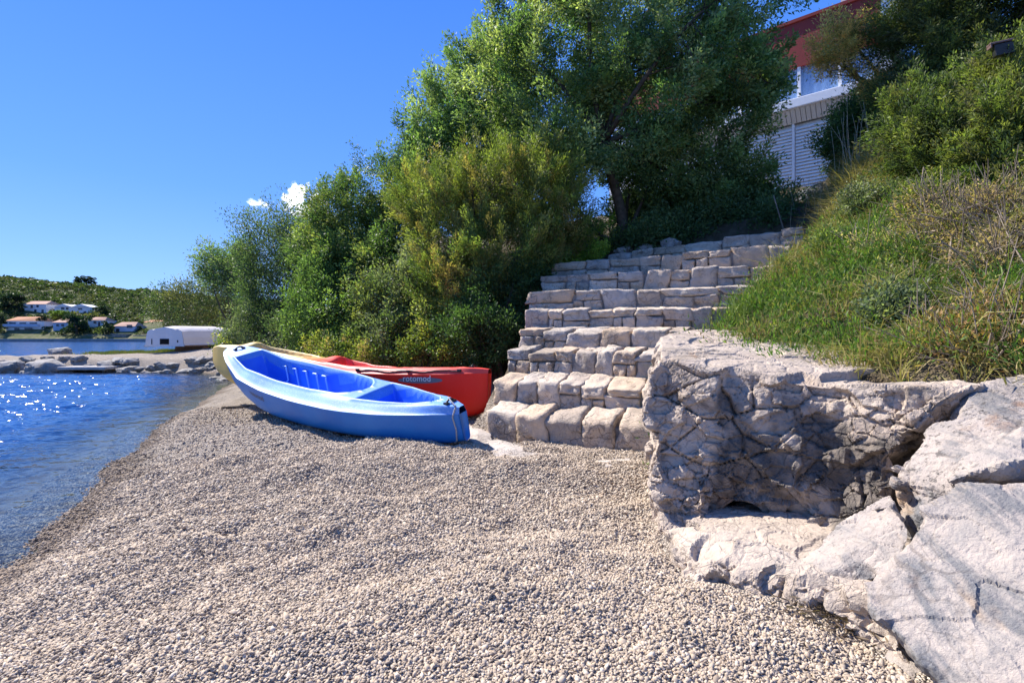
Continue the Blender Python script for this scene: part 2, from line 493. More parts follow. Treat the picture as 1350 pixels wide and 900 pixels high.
gx = axis((-42, -14, 0.5), (-14, -6, 0.12), (-6, 3, 0.035), (3, 8, 0.1), (8, 40, 0.6))
gy = axis((-4, 1.3, 0.2), (1.3, 8, 0.035), (8, 12, 0.08), (12, 30, 0.15), (30, 90, 1.2))
GX, GY = np.meshgrid(gx, gy)
GZ = ground(GX, GY)
nx, ny = len(gx), len(gy)
ii = (np.arange(ny - 1)[:, None] * nx + np.arange(nx - 1)[None]).ravel()
soil = (sstep(0.25, 0.5, GZ) * sstep(18, 15, GY)).ravel()
t = NT('gravel', 0.9, 0.2)
cellc = t.vor(76, 'F1', 'Color'); cd = t.vor(76, 'F1', 'Distance')
cell = t.sep(cellc)
c = t.ramp(cell[0], [(0.0, (0.29, 0.24, 0.19)), (0.3, (0.44, 0.37, 0.29)), (0.7, (0.51, 0.43, 0.345)), (1.0, (0.66, 0.58, 0.49))])
c = t.mix(t.ramp(t.noise(0.9, 5, 0.6), [(0.4, 0.0), (0.65, 0.45)]), c, (0.33, 0.285, 0.24))
c = t.mix(t.ramp(cd, [(0.35, 0.0), (0.75, 0.75)]), c, (0.25, 0.205, 0.16))
c = t.mix(t.attr('wet'), c, t.mix(1.0, c, (0.50, 0.45, 0.40), 'MULTIPLY'))
c = t.mix(t.attr('deep'), c, (0.035, 0.055, 0.045))
sc = t.mix(t.ramp(t.noise(5, 6), [(0.4, 0.0), (0.6, 1.0)]), (0.10, 0.075, 0.045), (0.17, 0.135, 0.085))
c = t.mix(t.attr('soil'), c, sc)
t.color(c)
h = t.math('SUBTRACT', t.math('ADD', t.math('MULTIPLY', cell[1], 0.5), t.math('MULTIPLY', t.noise(24, 5), 1.2)), t.math('MULTIPLY', cd, 1.5))
t.bump(h, 0.016, 1.0)
M['gravel'] = t.m
sd_ = shore(GX, GY).ravel()
wet = sstep(0.28, 0.05, (GZ.ravel() - WATER_Z) * 3.0)
deep = sstep(-0.35, -1.1, GZ.ravel()) * 0.9
beach_o = mk('beach', np.stack([GX.ravel(), GY.ravel(), GZ.ravel()], 1), np.stack([ii, ii + 1, ii + nx + 1, ii + nx], 1), M['gravel'],
             attrs={'soil': soil, 'wet': wet, 'deep': deep})
tag(beach_o, kind='structure')

# seabed to the horizon, below the fine sheet
sb = plain('seabed_mud', (0.03, 0.05, 0.05), 0.9, 0.1)
o = mk('seabed', [(-3000, -500, -2.2), (3000, -500, -2.2), (3000, 4000, -2.2), (-3000, 4000, -2.2)], [[0, 1, 2, 3]], sb)
tag(o, kind='structure')


def gz1(x, y):
    return float(ground(np.array([x]), np.array([y]))[0])


# ------------------------------------------------------------------ loose pebbles (nobody could count them)
_ico = bmesh.new(); bmesh.ops.create_icosphere(_ico, subdivisions=1, radius=1)
ICO_V = np.array([v.co[:] for v in _ico.verts]); ICO_F = np.array([[v.index for v in f.verts] for f in _ico.faces]); _ico.free()


NOPEB = np.array([G_(872, 724, 2.78), G_(882, 748, 2.52), G_(905, 770, 2.3), G_(958, 780, 2.18), G_(1050, 806, 2.0), G_(1130, 836, 1.85), G_(1190, 872, 1.66), G_(1240, 905, 1.5), (3, 1.3), (3, 4.2), (1.2, 4.3), (.9, 3.1)])


def inpoly(x, y, poly):
    ins = np.zeros(len(x), bool)
    for i in range(len(poly)):
        a, b = poly[i], poly[(i + 1) % len(poly)]
        cnd = (a[1] > y) != (b[1] > y)
        ins ^= cnd & (x < a[0] + (y - a[1]) * (b[0] - a[0]) / (b[1] - a[1] + 1e-12))
    return ins


def pebbles(n, y0, y1, r, seed, xlim=1.12):
    g = np.random.default_rng(seed)
    # even density on the ground inside a generous wedge in front of the beach
    y = np.sqrt(g.uniform(y0 ** 2, y1 ** 2, n)); x = g.uniform(-xlim, xlim, n) * (y + 0.15)
    k = (x < 2.0) & (x > -7)
    x, y = x[k], y[k]
    z = ground(x, y)
    k = (z > WATER_Z - 0.12) & (z < 0.28) & ~inpoly(x, y, NOPEB)
    x, y, z = x[k], y[k], z[k]
    m = len(x)
    s = r * np.exp(g.normal(0, 0.28, m))
    ax = np.stack([s * g.uniform(0.9, 1.45, m), s * g.uniform(0.75, 1.0, m), s * g.uniform(0.38, 0.62, m)], 1)
    V = ICO_V[None] * (1 + g.normal(0, 0.13, (m, 12, 1)))
    V = V * ax[:, None]
    # random orientation, mostly lying flat
    q = g.normal(0, 0.45, (m, 2)); a = g.uniform(0, 2 * np.pi, m)
    ca, sa = np.cos(a)[:, None], np.sin(a)[:, None]
    X = V[..., 0] * ca - V[..., 1] * sa; Y = V[..., 0] * sa + V[..., 1] * ca; Z = V[..., 2]
    Z2 = Z + q[:, :1] * X + q[:, 1:] * Y
    P = np.stack([X + x[:, None], Y + y[:, None], Z2 + (z + g.uniform(-0.1, 0.75, m) * r)[:, None]], -1)
    pal = np.array([(0.48, 0.405, 0.325), (0.56, 0.485, 0.40), (0.40, 0.33, 0.26), (0.66, 0.60, 0.53), (0.29, 0.235, 0.185), (0.44, 0.385, 0.325), (0.52, 0.42, 0.31)])
    pal = pal * np.array([.97, .89, .77]) * .97
    pc = pal[g.choice(len(pal), m, p=[.27, .2, .18, .1, .08, .1, .07])] * g.uniform(0.85, 1.12, (m, 1))
    we = (sstep(0.28, 0.05, (z - WATER_Z) * 3.0))[:, None]
    pc = pc * (1 - we * np.array([0.5, 0.55, 0.6]))
    F = (ICO_F[None] + (np.arange(m) * 12)[:, None, None]).reshape(-1, 3)
    return P.reshape(-1, 3), F, np.repeat(pc, 12, 0)


t = NT('pebble', 0.85, 0.25)
t.color(t.mix(t.math('MULTIPLY', t.noise(120, 3), 0.5), t.attr('col', 'Color'), (0.35, 0.31, 0.27)))
M['pebble'] = t.m
A = [pebbles(125000, 1.2, 3.0, 0.0064, 1), pebbles(110000, 2.9, 5.2, 0.0076, 2), pebbles(80000, 5.1, 9.0, 0.0090, 3)]
off = 0; PV = []; PF = []; PC = []
for v, f, c_ in A:
    PV.append(v); PF.append(f + off); PC.append(c_); off += len(v)
o = mk('pebbles', np.concatenate(PV), np.concatenate(PF), M['pebble'], col=np.concatenate(PC))
tag(o, 'loose pale beach pebbles lying over the gravel beach', 'pebbles', kind='stuff')
del PV, PF, PC, A

# ------------------------------------------------------------------ sea
wx = axis((-60, -26, 0.6), (-26, -13, 0.15), (-13, -1.5, 0.06), (-1.5, 0, 0.5)); wy = axis((-4, 1, 0.3), (1, 12, 0.06), (12, 21.5, 0.15), (21.5, 40, 0.3), (40, 60, 2))
wx = np.concatenate([[-3000, -800, -300, -120], wx, [20, 100, 500, 3000]]); wy = np.concatenate([[-500, -50], wy, [80, 120, 200, 400, 1000, 4000]])
WX, WY = np.meshgrid(wx, wy)
S = shore(WX, WY).ravel()
depth = sstep(0.0, 1.0, -S / 2.6)
nw, nh = len(wx), len(wy)
ii = (np.arange(nh - 1)[:, None] * nw + np.arange(nw - 1)[None]).ravel()
_wq = np.stack([WX.ravel(), WY.ravel(), 0 * WX.ravel()], 1)
_c, _s = math.cos(.45), math.sin(.45)
_wr = np.stack([_wq[:, 0] * _c + _wq[:, 1] * _s, (-_wq[:, 0] * _s + _wq[:, 1] * _c) * 1.7, _wq[:, 2]], 1)
WH = (fbm(_wr * .75, 71, 2) * .075 + fbm(_wr * 2.3 + .4 * fbm(_wq, 72, 2)[:, None], 73, 3) * .05) * (.12 + .88 * sstep(0.2, 3.0, -S)) * (WY.ravel() < 58)
t = NT('sea_water', 0.10, 0.5)
t.b.inputs['IOR'].default_value = 1.33
t.color((0.008, 0.06, 0.22))
co = t.co()
wv = t.mapping((1, 1.9, 1), (0, 0, rad(-24)))
def ncol(sc, det, rot):
    n = t.N.new('ShaderNodeTexNoise'); n.inputs['Scale'].default_value = sc; n.inputs['Detail'].default_value = det
    n.inputs['Roughness'].default_value = 0.6; n.inputs['Distortion'].default_value = 0.4
    t.L.new(t.mapping((1, 1.9, 1), (0, 0, rad(rot)), co), n.inputs['Vector']); return n.outputs['Color']
def vm(op, a, b_):
    n = t.N.new('ShaderNodeVectorMath'); n.operation = op
    for i, v in ((0, a), (1, b_)):
        if hasattr(v, 'links'): t.L.new(v, n.inputs[i])
        else: n.inputs[i].default_value = v
    return n.outputs[0]
# small ripples tilt the surface: slopes from two noise fields, calmer in the shallows
sl = vm('ADD', vm('MULTIPLY', vm('SUBTRACT', ncol(2.6, 3, -24), (.5, .5, .5)), (1.4, 2.1, 0)), vm('MULTIPLY', vm('SUBTRACT', ncol(9.0, 3, -10), (.5, .5, .5)), (1.5, 2.1, 0)))
amp = t.math('ADD', 0.13, t.math('MULTIPLY', t.attr('depth'), 0.55))
cx_ = t.N.new('ShaderNodeCombineXYZ')
for _i in range(3): t.L.new(amp, cx_.inputs[_i])
sl = vm('MULTIPLY', sl, cx_.outputs[0])
gn = t.N.new('ShaderNodeNewGeometry')
nn = t.N.new('ShaderNodeVectorMath'); nn.operation = 'NORMALIZE'; t.L.new(vm('ADD', sl, gn.outputs['Normal']), nn.inputs[0])
nrm = nn.outputs[0]
t.L.new(nrm, t.b.inputs['Normal'])
tr = t.N.new('ShaderNodeBsdfTransparent'); tr.inputs[0].default_value = (0.80, 0.92, 0.95, 1)
gl = t.N.new('ShaderNodeBsdfGlossy'); gl.inputs['Roughness'].default_value = 0.09; t.L.new(nrm, gl.inputs['Normal'])
fr = t.N.new('ShaderNodeFresnel'); fr.inputs[0].default_value = 1.33; t.L.new(nrm, fr.inputs['Normal'])
ms = t.N.new('ShaderNodeMixShader'); t.L.new(fr.outputs[0], ms.inputs[0]); t.L.new(tr.outputs[0], ms.inputs[1]); t.L.new(gl.outputs[0], ms.inputs[2])
m2 = t.N.new('ShaderNodeMixShader'); t.L.new(t.attr('depth'), m2.inputs[0]); t.L.new(ms.outputs[0], m2.inputs[1]); t.L.new(t.b.outputs[0], m2.inputs[2])
t.L.new(m2.outputs[0], t.N['Material Output'].inputs['Surface'])
o = mk('sea', np.stack([WX.ravel(), WY.ravel(), WATER_Z + WH], 1), np.stack([ii, ii + 1, ii + nw + 1, ii + nw], 1), t.m, attrs={'depth': depth})
tag(o, kind='structure')


def hit(px, py, y0=1.2, y1=16):
    """where the line of sight through a photograph position meets the ground"""
    Y = np.linspace(y0, y1, 700); P = W(px, py, 1.0)
    x = (px - CX) / FPX * Y; z = CAMZ - (py - HY) / FPX * Y
    d = z - ground(x, Y, False); i = int(np.argmax(d < 0)) if (d < 0).any() else 699
    return float(Y[i])

# ================================================================== rocks
def hullmesh(hulls, voxel):
    big = bmesh.new()
    for pts in hulls:
        b = bmesh.new()
        for p in pts: b.verts.new([float(q) for q in p])
        r = bmesh.ops.convex_hull(b, input=b.verts[:])
        junk = list({e for e in r['geom_interior'] + r['geom_unused'] if isinstance(e, bmesh.types.BMVert)})
        if junk: bmesh.ops.delete(b, geom=junk, context='VERTS')
        tmp = bpy.data.meshes.new('tmp'); b.to_mesh(tmp); b.free()
        big.from_mesh(tmp); bpy.data.meshes.remove(tmp)
    bmesh.ops.recalc_face_normals(big, faces=big.faces[:])
    me = bpy.data.meshes.new('tmp'); big.to_mesh(me); big.free()
    ob = bpy.data.objects.new('tmp', me); COL.objects.link(ob)
    m = ob.modifiers.new('r', 'REMESH'); m.mode = 'VOXEL'; m.voxel_size = voxel
    dg = bpy.context.evaluated_depsgraph_get(); dg.update()
    ev = ob.evaluated_get(dg); em = ev.to_mesh()
    n = len(em.vertices); V = np.empty(n * 3, np.float32); em.vertices.foreach_get('co', V)
    N = np.empty(n * 3, np.float32); em.vertices.foreach_get('normal', N)
    nl = len(em.loops); L = np.empty(nl, np.int32); em.loops.foreach_get('vertex_index', L)
    tot = np.empty(len(em.polygons), np.int32); em.polygons.foreach_get('loop_total', tot)
    ev.to_mesh_clear()
    bpy.data.objects.remove(ob); bpy.data.meshes.remove(me)
    q = tot == 4
    st = np.concatenate([[0], np.cumsum(tot)[:-1]])
    F = L[st[q][:, None] + np.arange(4)]
    return V.reshape(-1, 3).astype(float), N.reshape(-1, 3).astype(float), F


def smooth_normals(V, F, N, it=4):
    E = np.concatenate([F[:, [0, 1]], F[:, [1, 2]], F[:, [2, 3]], F[:, [3, 0]]])
    for _ in range(it):
        A = N.copy()
        np.add.at(A, E[:, 0], N[E[:, 1]]); np.add.at(A, E[:, 1], N[E[:, 0]])
        N = A / (np.linalg.norm(A, axis=1)[:, None] + 1e-9)
    return N


def chisel(V, N, seed, n, r, off, tilt=.2, up_off=.008, cap=.06):
    """knock flat facets off the block: every facet is a plane just under the original surface"""
    g = np.random.default_rng(seed); V0 = V; D = np.zeros(len(V))
    for i in g.integers(0, len(V), n):
        p = V0[i]; top = N[i, 2] > .55
        nn = unit_(N[i] + (tilt if not top else .04) * g.normal(size=3)); rr = g.uniform(*r); o = g.uniform(*off) if not top else up_off * g.random()
        w = V0 - p; d = np.sqrt((w ** 2).sum(1)); m = d < rr
        dn = np.maximum((N[m] @ nn), .35)
        s_ = np.clip((w[m] @ nn + o) / dn, 0, cap) * sstep(rr, rr * .9, d[m])
        D[m] = np.maximum(D[m], s_)
    return V0 - N * D[:, None]


def unit_(v): return v / (np.linalg.norm(v) + 1e-9)


def rough_rock(V, N, F, seed, big=0.06, mid=0.03, fine=0.012, s1=2.6, s2=6.5, crack=0.03, strata=(1, 1, 1.6), cut=0, cr=(.12, .34), co=(.008, .045), lump=0):
    N = smooth_normals(V, F, N, 6)
    if cut: V = chisel(V, N, seed + 200, cut, cr, co)
    flat = 1 - .82 * sstep(.40, .75, N[:, 2])
    st = np.array(strata)
    a = 0.5
    Rm = np.array([[math.cos(a), -math.sin(a), 0], [math.sin(a), math.cos(a), 0], [0, 0, 1]]) @ np.array([[1, 0, 0], [0, math.cos(.25), -math.sin(.25)], [0, math.sin(.25), math.cos(.25)]])
    Q = V @ Rm.T * st
    wp = np.stack([fbm(V * 3 + 7, seed, 3), fbm(V * 3 + 19, seed + 5, 3), fbm(V * 3 + 31, seed + 9, 3)], 1)
    out = V.copy()
    d = 0
    for sc, am, ck, sd in ((s1, big, crack, seed), (s2, mid, crack * 0.6, seed + 50)):
        f1, f2, idv, cen = worley(Q * sc + wp * 0.22, sd)
        tilt = np.stack([_h(np.floor(idv * 1e5).astype(np.int64), np.full(len(V), k), np.full(len(V), 3), sd) - 0.5 for k in range(3)], 1)
        rel = (Q * sc - cen) * tilt
        edge = np.exp(-((f2 - f1) / 0.03) ** 2)
        gate = sstep(-0.15, 0.25, fbm(V * 1.7, sd + 3, 2) + 0.15)
        d = d + am * (idv - 0.5) * 1.6 + am * rel.sum(1) * 1.2 - ck * edge * (0.35 + 0.65 * gate)
    d = d + lump * fbm(V * np.array([3.2, 3.2, 4.5]), seed + 33, 3) + fine * 2.2 * fbm(V * 9, seed + 90, 4) + 0.6 * fine * fbm(V * 34, seed + 70, 3)
    return out + N * (d * flat)[:, None]


def rock(name, hulls, label, cat, mat, seed, voxel=0.013, parent=None, group=None, post=None, stain=None, sharp=False, **k):
    V, N, F = hullmesh(hulls, voxel)
    if len(V) == 0: raise RuntimeError('empty rock ' + label)
    V = rough_rock(V, N, F, seed, **k)
    if post is not None: V = post(V)
    org = np.array([V[:, 0].mean(), V[:, 1].mean(), V[:, 2].min()])
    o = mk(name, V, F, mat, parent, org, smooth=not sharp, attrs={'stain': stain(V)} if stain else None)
    return tag(o, label, cat, group)


def G(px, py, Y, dz=0.0):
    p = W(px, py, Y); p[2] += dz; return p


def hole(V):
    # the dark round hole at the foot of the face
    c = W(984, 700, 2.72); ax = np.array([0.35, 0.93, -0.1]); ax /= np.linalg.norm(ax)
    r = V - c; a = r @ ax; q = r - a[:, None] * ax; rr = np.linalg.norm(q, axis=1)
    w = sstep(0.125, 0.085, rr) * (np.abs(a) < 0.35)
    return V + w[:, None] * ax * 0.40


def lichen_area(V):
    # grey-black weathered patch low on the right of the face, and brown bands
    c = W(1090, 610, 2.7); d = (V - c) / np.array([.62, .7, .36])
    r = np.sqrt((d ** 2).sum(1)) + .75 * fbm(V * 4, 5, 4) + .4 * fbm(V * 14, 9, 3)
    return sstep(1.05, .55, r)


B1 = [
    # main block
    [G(853, 502, 3.14), G(872, 472, 3.2), G(905, 478, 3.10), G(1000, 492, 2.92), G(1062, 506, 2.80), G(1130, 510, 2.68), G(1200, 512, 2.55),
     G(872, 440, 4.2), G(930, 431, 4.5), G(1000, 440, 4.3), G(1100, 463, 3.7), G(1200, 481, 3.1), G(1262, 500, 2.72),
     G(846, 560, 3.1), G(858, 640, 3.06), G(940, 664, 2.94), G(1055, 672, 2.76), G(1130, 625, 2.6),
     (1.15, 4.2, -0.1), (2.4, 4.1, 0.3), (2.3, 3.2, 0.1), (0.86, 3.12, 0.05), (1.3, 3.1, 0.0), (1.9, 2.9, 0.2)],
    # protruding lower-left toe, overhanging the hollow
    [G(852, 575, 3.08), G(865, 655, 2.98), G(905, 690, 2.88), G(937, 697, 2.83), G(948, 640, 2.86), G(930, 575, 2.96), (0.95, 3.3, 0.05), (1.2, 3.3, 0.1)],
    # shelf of chunks to the right, hanging over the recess
    [G(1060, 512, 2.82), G(1130, 506, 2.62), G(1215, 508, 2.45), G(1285, 508, 2.42), G(1245, 528, 2.36), G(1190, 585, 2.40), G(1140, 638, 2.5), G(1070, 662, 2.72),
     (2.4, 3.0, 0.7), (1.9, 3.2, 0.3), (2.25, 2.6, 0.5), G(1262, 498, 2.6)],
    # back of the hollow
    [(1.22, 3.12, -.05), (2.5, 2.75, -.05), (2.5, 3.6, -.05), (1.22, 3.6, -.05), (1.3, 3.12, .5), (2.35, 2.75, .62), (2.4, 3.5, .6), (1.3, 3.5, .6)],
    [G(1085, 636, 2.66), G(1150, 606, 2.52), G(1186, 596, 2.44), G(1178, 655, 2.40), G(1110, 688, 2.52), G(1058, 690, 2.68), (1.6, 3.1, .4), (2.2, 2.9, .5), (2.2, 2.7, -.05), (1.5, 2.95, -.05), (1.75, 2.45, -.05)],
    # stub behind the hole
    [G(866, 700, 2.93), G(885, 722, 2.82), G(925, 712, 2.84), G(940, 690, 2.95), (0.86, 3.2, 0.0), (1.3, 3.2, 0.0), (0.9, 3.2, 0.3), (1.3, 3.2, 0.3), G(868, 720, 2.9)],
]
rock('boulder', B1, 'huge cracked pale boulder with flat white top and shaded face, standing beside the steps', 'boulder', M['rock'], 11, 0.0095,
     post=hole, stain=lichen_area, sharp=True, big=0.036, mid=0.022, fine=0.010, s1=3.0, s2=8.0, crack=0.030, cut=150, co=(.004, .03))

L1 = [
    # low rim of rock round the hollow, rising from the gravel
    [G(872, 724, 2.78), G(880, 745, 2.55), G(905, 768, 2.33), G(958, 776, 2.2), G(1000, 752, 2.26), G(955, 729, 2.45), G(905, 722, 2.72), (0.9, 2.75, -0.1), (0.8, 2.5, -0.1), (1.0, 2.15, -0.1), (1.25, 2.3, -0.1)],
    [G(950, 742, 2.34), G(1010, 748, 2.24), G(1075, 775, 2.08), G(1135, 800, 1.96), G(1140, 822, 1.88), G(1050, 802, 2.03), G(960, 778, 2.2), (0.95, 2.15, -0.1), (1.35, 1.85, -0.1), (1.4, 2.15, -0.1), (1.1, 2.4, -0.1)],
    [G(1060, 795, 2.04), G(1150, 800, 1.94), G(1200, 838, 1.8), G(1190, 868, 1.68), G(1130, 832, 1.86), (1.2, 2.0, -0.1), (1.35, 1.65, -0.12), (1.55, 1.95, -0.1)],
    # floor of the hollow
    [(0.92, 2.85, 0.09), (2.0, 3.1, 0.12), (1.9, 2.0, 0.12), (1.12, 2.25, 0.09), (1.0, 3.1, 0.10), (0.95, 2.7, -0.15), (1.9, 2.7, -0.15), (1.6, 1.9, -0.15), (1.5, 2.75, 0.16)],
]
L1 = [h + ([p + np.array([.02, .05, .10]) for p in map(np.asarray, h) if p[2] > -.05] if i < 3 else []) for i, h in enumerate(L1)]
rock('rock_ledge', L1, 'low broken rock ledge rimming the hollow at the edge of the gravel', 'rock ledge', M['rock'], 23, 0.012,
     sharp=True, big=0.025, mid=0.016, crack=0.025, s1=4.5, s2=9, cut=150, cr=(.07, .2), co=(.004, .025))

MID = [
    [G(1172, 648, 2.22), G(1130, 672, 2.28), G(1085, 704, 2.27), G(1035, 738, 2.3), G(1050, 762, 2.12), G(1120, 775, 1.98), G(1182, 752, 1.92), G(1200, 705, 1.98),
     G(1195, 665, 2.1), (1.2, 2.35, -0.1), (1.75, 2.25, -0.1), (1.3, 1.95, -0.1), (1.6, 1.85, -0.1)],
]
rock('boulder', MID, 'grey bluish rock wedged between the hollow and the big smooth boulder', 'boulder', M['rock_pale'], 31, 0.0095,
     sharp=True, lump=.03, big=0.028, mid=0.018, crack=0.022, s1=3.4, s2=8, cut=90, cr=(.08, .25), co=(.005, .03))

B3 = [
    [G(1296, 508, 2.42), G(1355, 492, 2.5), G(1245, 545, 2.32), G(1190, 592, 2.3), G(1176, 632, 2.22), G(1212, 668, 2.08), G(1250, 655, 2.0), G(1350, 600, 1.9),
     G(1420, 560, 2.0), (3.2, 2.9, 1.05), (3.4, 2.2, 0.8), (2.0, 2.5, 0.0), (3.4, 3.0, 0.0), (1.7, 2.25, 0.1), (3.2, 1.8, 0.1), (1.75, 2.05, 0.2)],
    [G(1282, 596, 2.0), G(1350, 560, 1.98), G(1350, 606, 1.86), G(1290, 620, 1.9), (2.8, 2.0, 0.6), (2.6, 1.8, 0.3), (2.0, 2.0, 0.2), G(1230, 640, 2.0)],
]
rock('boulder', B3, 'sloping grey weathered boulder below the scrubby bank, behind the big smooth boulder', 'boulder', M['rock_pale'], 47, 0.0105,
     sharp=True, big=0.032, mid=0.018, crack=0.014, s1=2.4, s2=7, lump=.06, cut=120, cr=(.07, .22), co=(.005, .04))

B2 = [
    [G(1350, 634, 1.82), G(1290, 640, 1.84), G(1250, 655, 1.86), G(1216, 688, 1.88), G(1172, 738, 1.86), G(1148, 768, 1.84), G(1146, 796, 1.78), G(1180, 826, 1.70),
     G(1215, 868, 1.58), G(1245, 905, 1.50), G(1350, 1000, 1.30), (2.5, 1.7, 0.72), (2.5, 1.2, 0.62), (1.7, 1.05, 0.25), (2.6, 0.8, 0.2),
     (1.5, 1.75, 0.0), (1.35, 1.45, -0.08), (1.35, 1.2, -0.08), (2.6, 2.0, -0.1), (2.6, 0.8, -0.1)],
]
rock('boulder', B2, 'big smooth pale pinkish boulder with grey streaks nearest the camera', 'boulder', M['rock_pale'], 61, 0.0095,
     sharp=True, big=0.03, mid=0.010, fine=0.018, crack=0.003, s1=1.8, s2=5, lump=.07, cut=26, cr=(.15, .5), co=(.005, .03))

SL = [[G(1172, 852, 1.80), G(1205, 858, 1.76), G(1235, 900, 1.62), G(1190, 905, 1.58), G(1150, 880, 1.72), (1.2, 1.8, -0.06), (1.35, 1.5, -0.06), (1.15, 1.6, -0.06), (1.45, 1.7, -0.06)]]
rock('flat_stone', SL, 'small flat pink stone lying in the gravel at the foot of the smooth boulder', 'stone', M['rock_pale'], 71, 0.01,
     big=0.008, mid=0.006, fine=0.006, crack=0.004)

# flat bedrock showing at the foot of the steps
for i, (pts, lb) in enumerate([
    ([(632, 584), (655, 578), (700, 590), (720, 602), (690, 606), (655, 600)], 'cracked flat bedrock slab in the gravel before the lowest step'),
    ([(618, 560), (640, 562), (650, 580), (628, 586), (614, 574)], 'pale broken stone between the blue kayak and the lowest step'),
    ([(790, 607), (830, 603), (838, 611), (800, 614)], 'thin pale stone flush with the grey gravel near the huge boulder')]):
    H = []
    for (px, py) in pts:
        Y = FPX * (CAMZ - 0.04) / (py - HY)
        p = W(px, py, Y); H += [p, p - np.array([0, 0, 0.12])]
    c_ = np.mean(H, 0) + np.array([0, 0, 0.09 if i < 2 else 0.065]); H.append(c_)
    rock('flat_stone', [H], lb, 'stone', M['slab'], 80 + i, 0.012, big=0.012, mid=0.01, fine=0.008, crack=0.012, s1=5, s2=11)

# ================================================================== stone steps
def ublock(n=7):
    """unit cube surface grid, vertices welded"""
    bm = bmesh.new(); bmesh.ops.create_cube(bm, size=2)
    bmesh.ops.subdivide_edges(bm, edges=bm.edges[:], cuts=n, use_grid_fill=True)
    V = np.array([v.co[:] for v in bm.verts]); F = np.array([[v.index for v in f.verts] for f in bm.faces]); bm.free()
    return V, F


UB_V, UB_F = ublock(9)
COLS = []


def stone(mb, o, ax, ay, az, seed, amp=0.016, p=22.0, drop=0.0):
    """rough squared stone filling the box o + ax,ay,az"""
    V = UB_V.copy()
    r = (np.abs(V) ** p).sum(1) ** (1 / p)
    V = V / r[:, None]
    g = np.random.default_rng(seed)
    V = V * (1 + 0.03 * g.normal(size=(1, 3)))
    V[:, 0] += .10 * g.normal() * V[:, 2]; V[:, 2] += .07 * g.normal() * V[:, 0]
    V += 0.09 * np.stack([vnoise(V * 0.8 + seed * 3.1 + k * 9, seed + k) for k in range(3)], 1)
    o, ax, ay, az = map(np.asarray, (o, ax, ay, az))
    hz = np.linalg.norm(az); hf = 1 - np.clip(drop / hz, 0, .6) * np.clip(1 - (V[:, 1:2] * .5 + .5) * 1.15, 0, 1)
    P = o + (V[:, :1] * 0.5 + 0.5) * ax + (V[:, 1:2] * 0.5 + 0.5) * ay + (V[:, 2:] * 0.5 + 0.5) * hf * az
    n = V / np.linalg.norm(V, axis=1)[:, None]
    f1, f2, idv, _ = worley(P * np.array([7, 7, 9]) + .5 * fbm(P * 5, seed, 2)[:, None], seed)
    d = fbm(P * 14 + seed, seed, 4) * amp * 1.7 + fbm(P * 4 + seed, seed + 3, 2) * amp * 1.2 + (idv - .5) * amp * 1.1 - .5 * amp * np.exp(-((f2 - f1) / .05) ** 2)
    c = P.mean(0)
    dirw = (P - c); dirw /= np.linalg.norm(dirw, axis=1)[:, None] + 1e-9
    mb.add(P + dirw * d[:, None], UB_F)
    tn = np.array([(1.04, 1, .96), (1.1, 1.02, .93), (.92, .92, .93), (1.16, 1.12, 1.06), (.84, .80, .76), (1.10, .98, .84)])[g.integers(6)] * g.uniform(.93, 1.07)
    COLS.append(np.repeat(tn[None], len(P), 0))


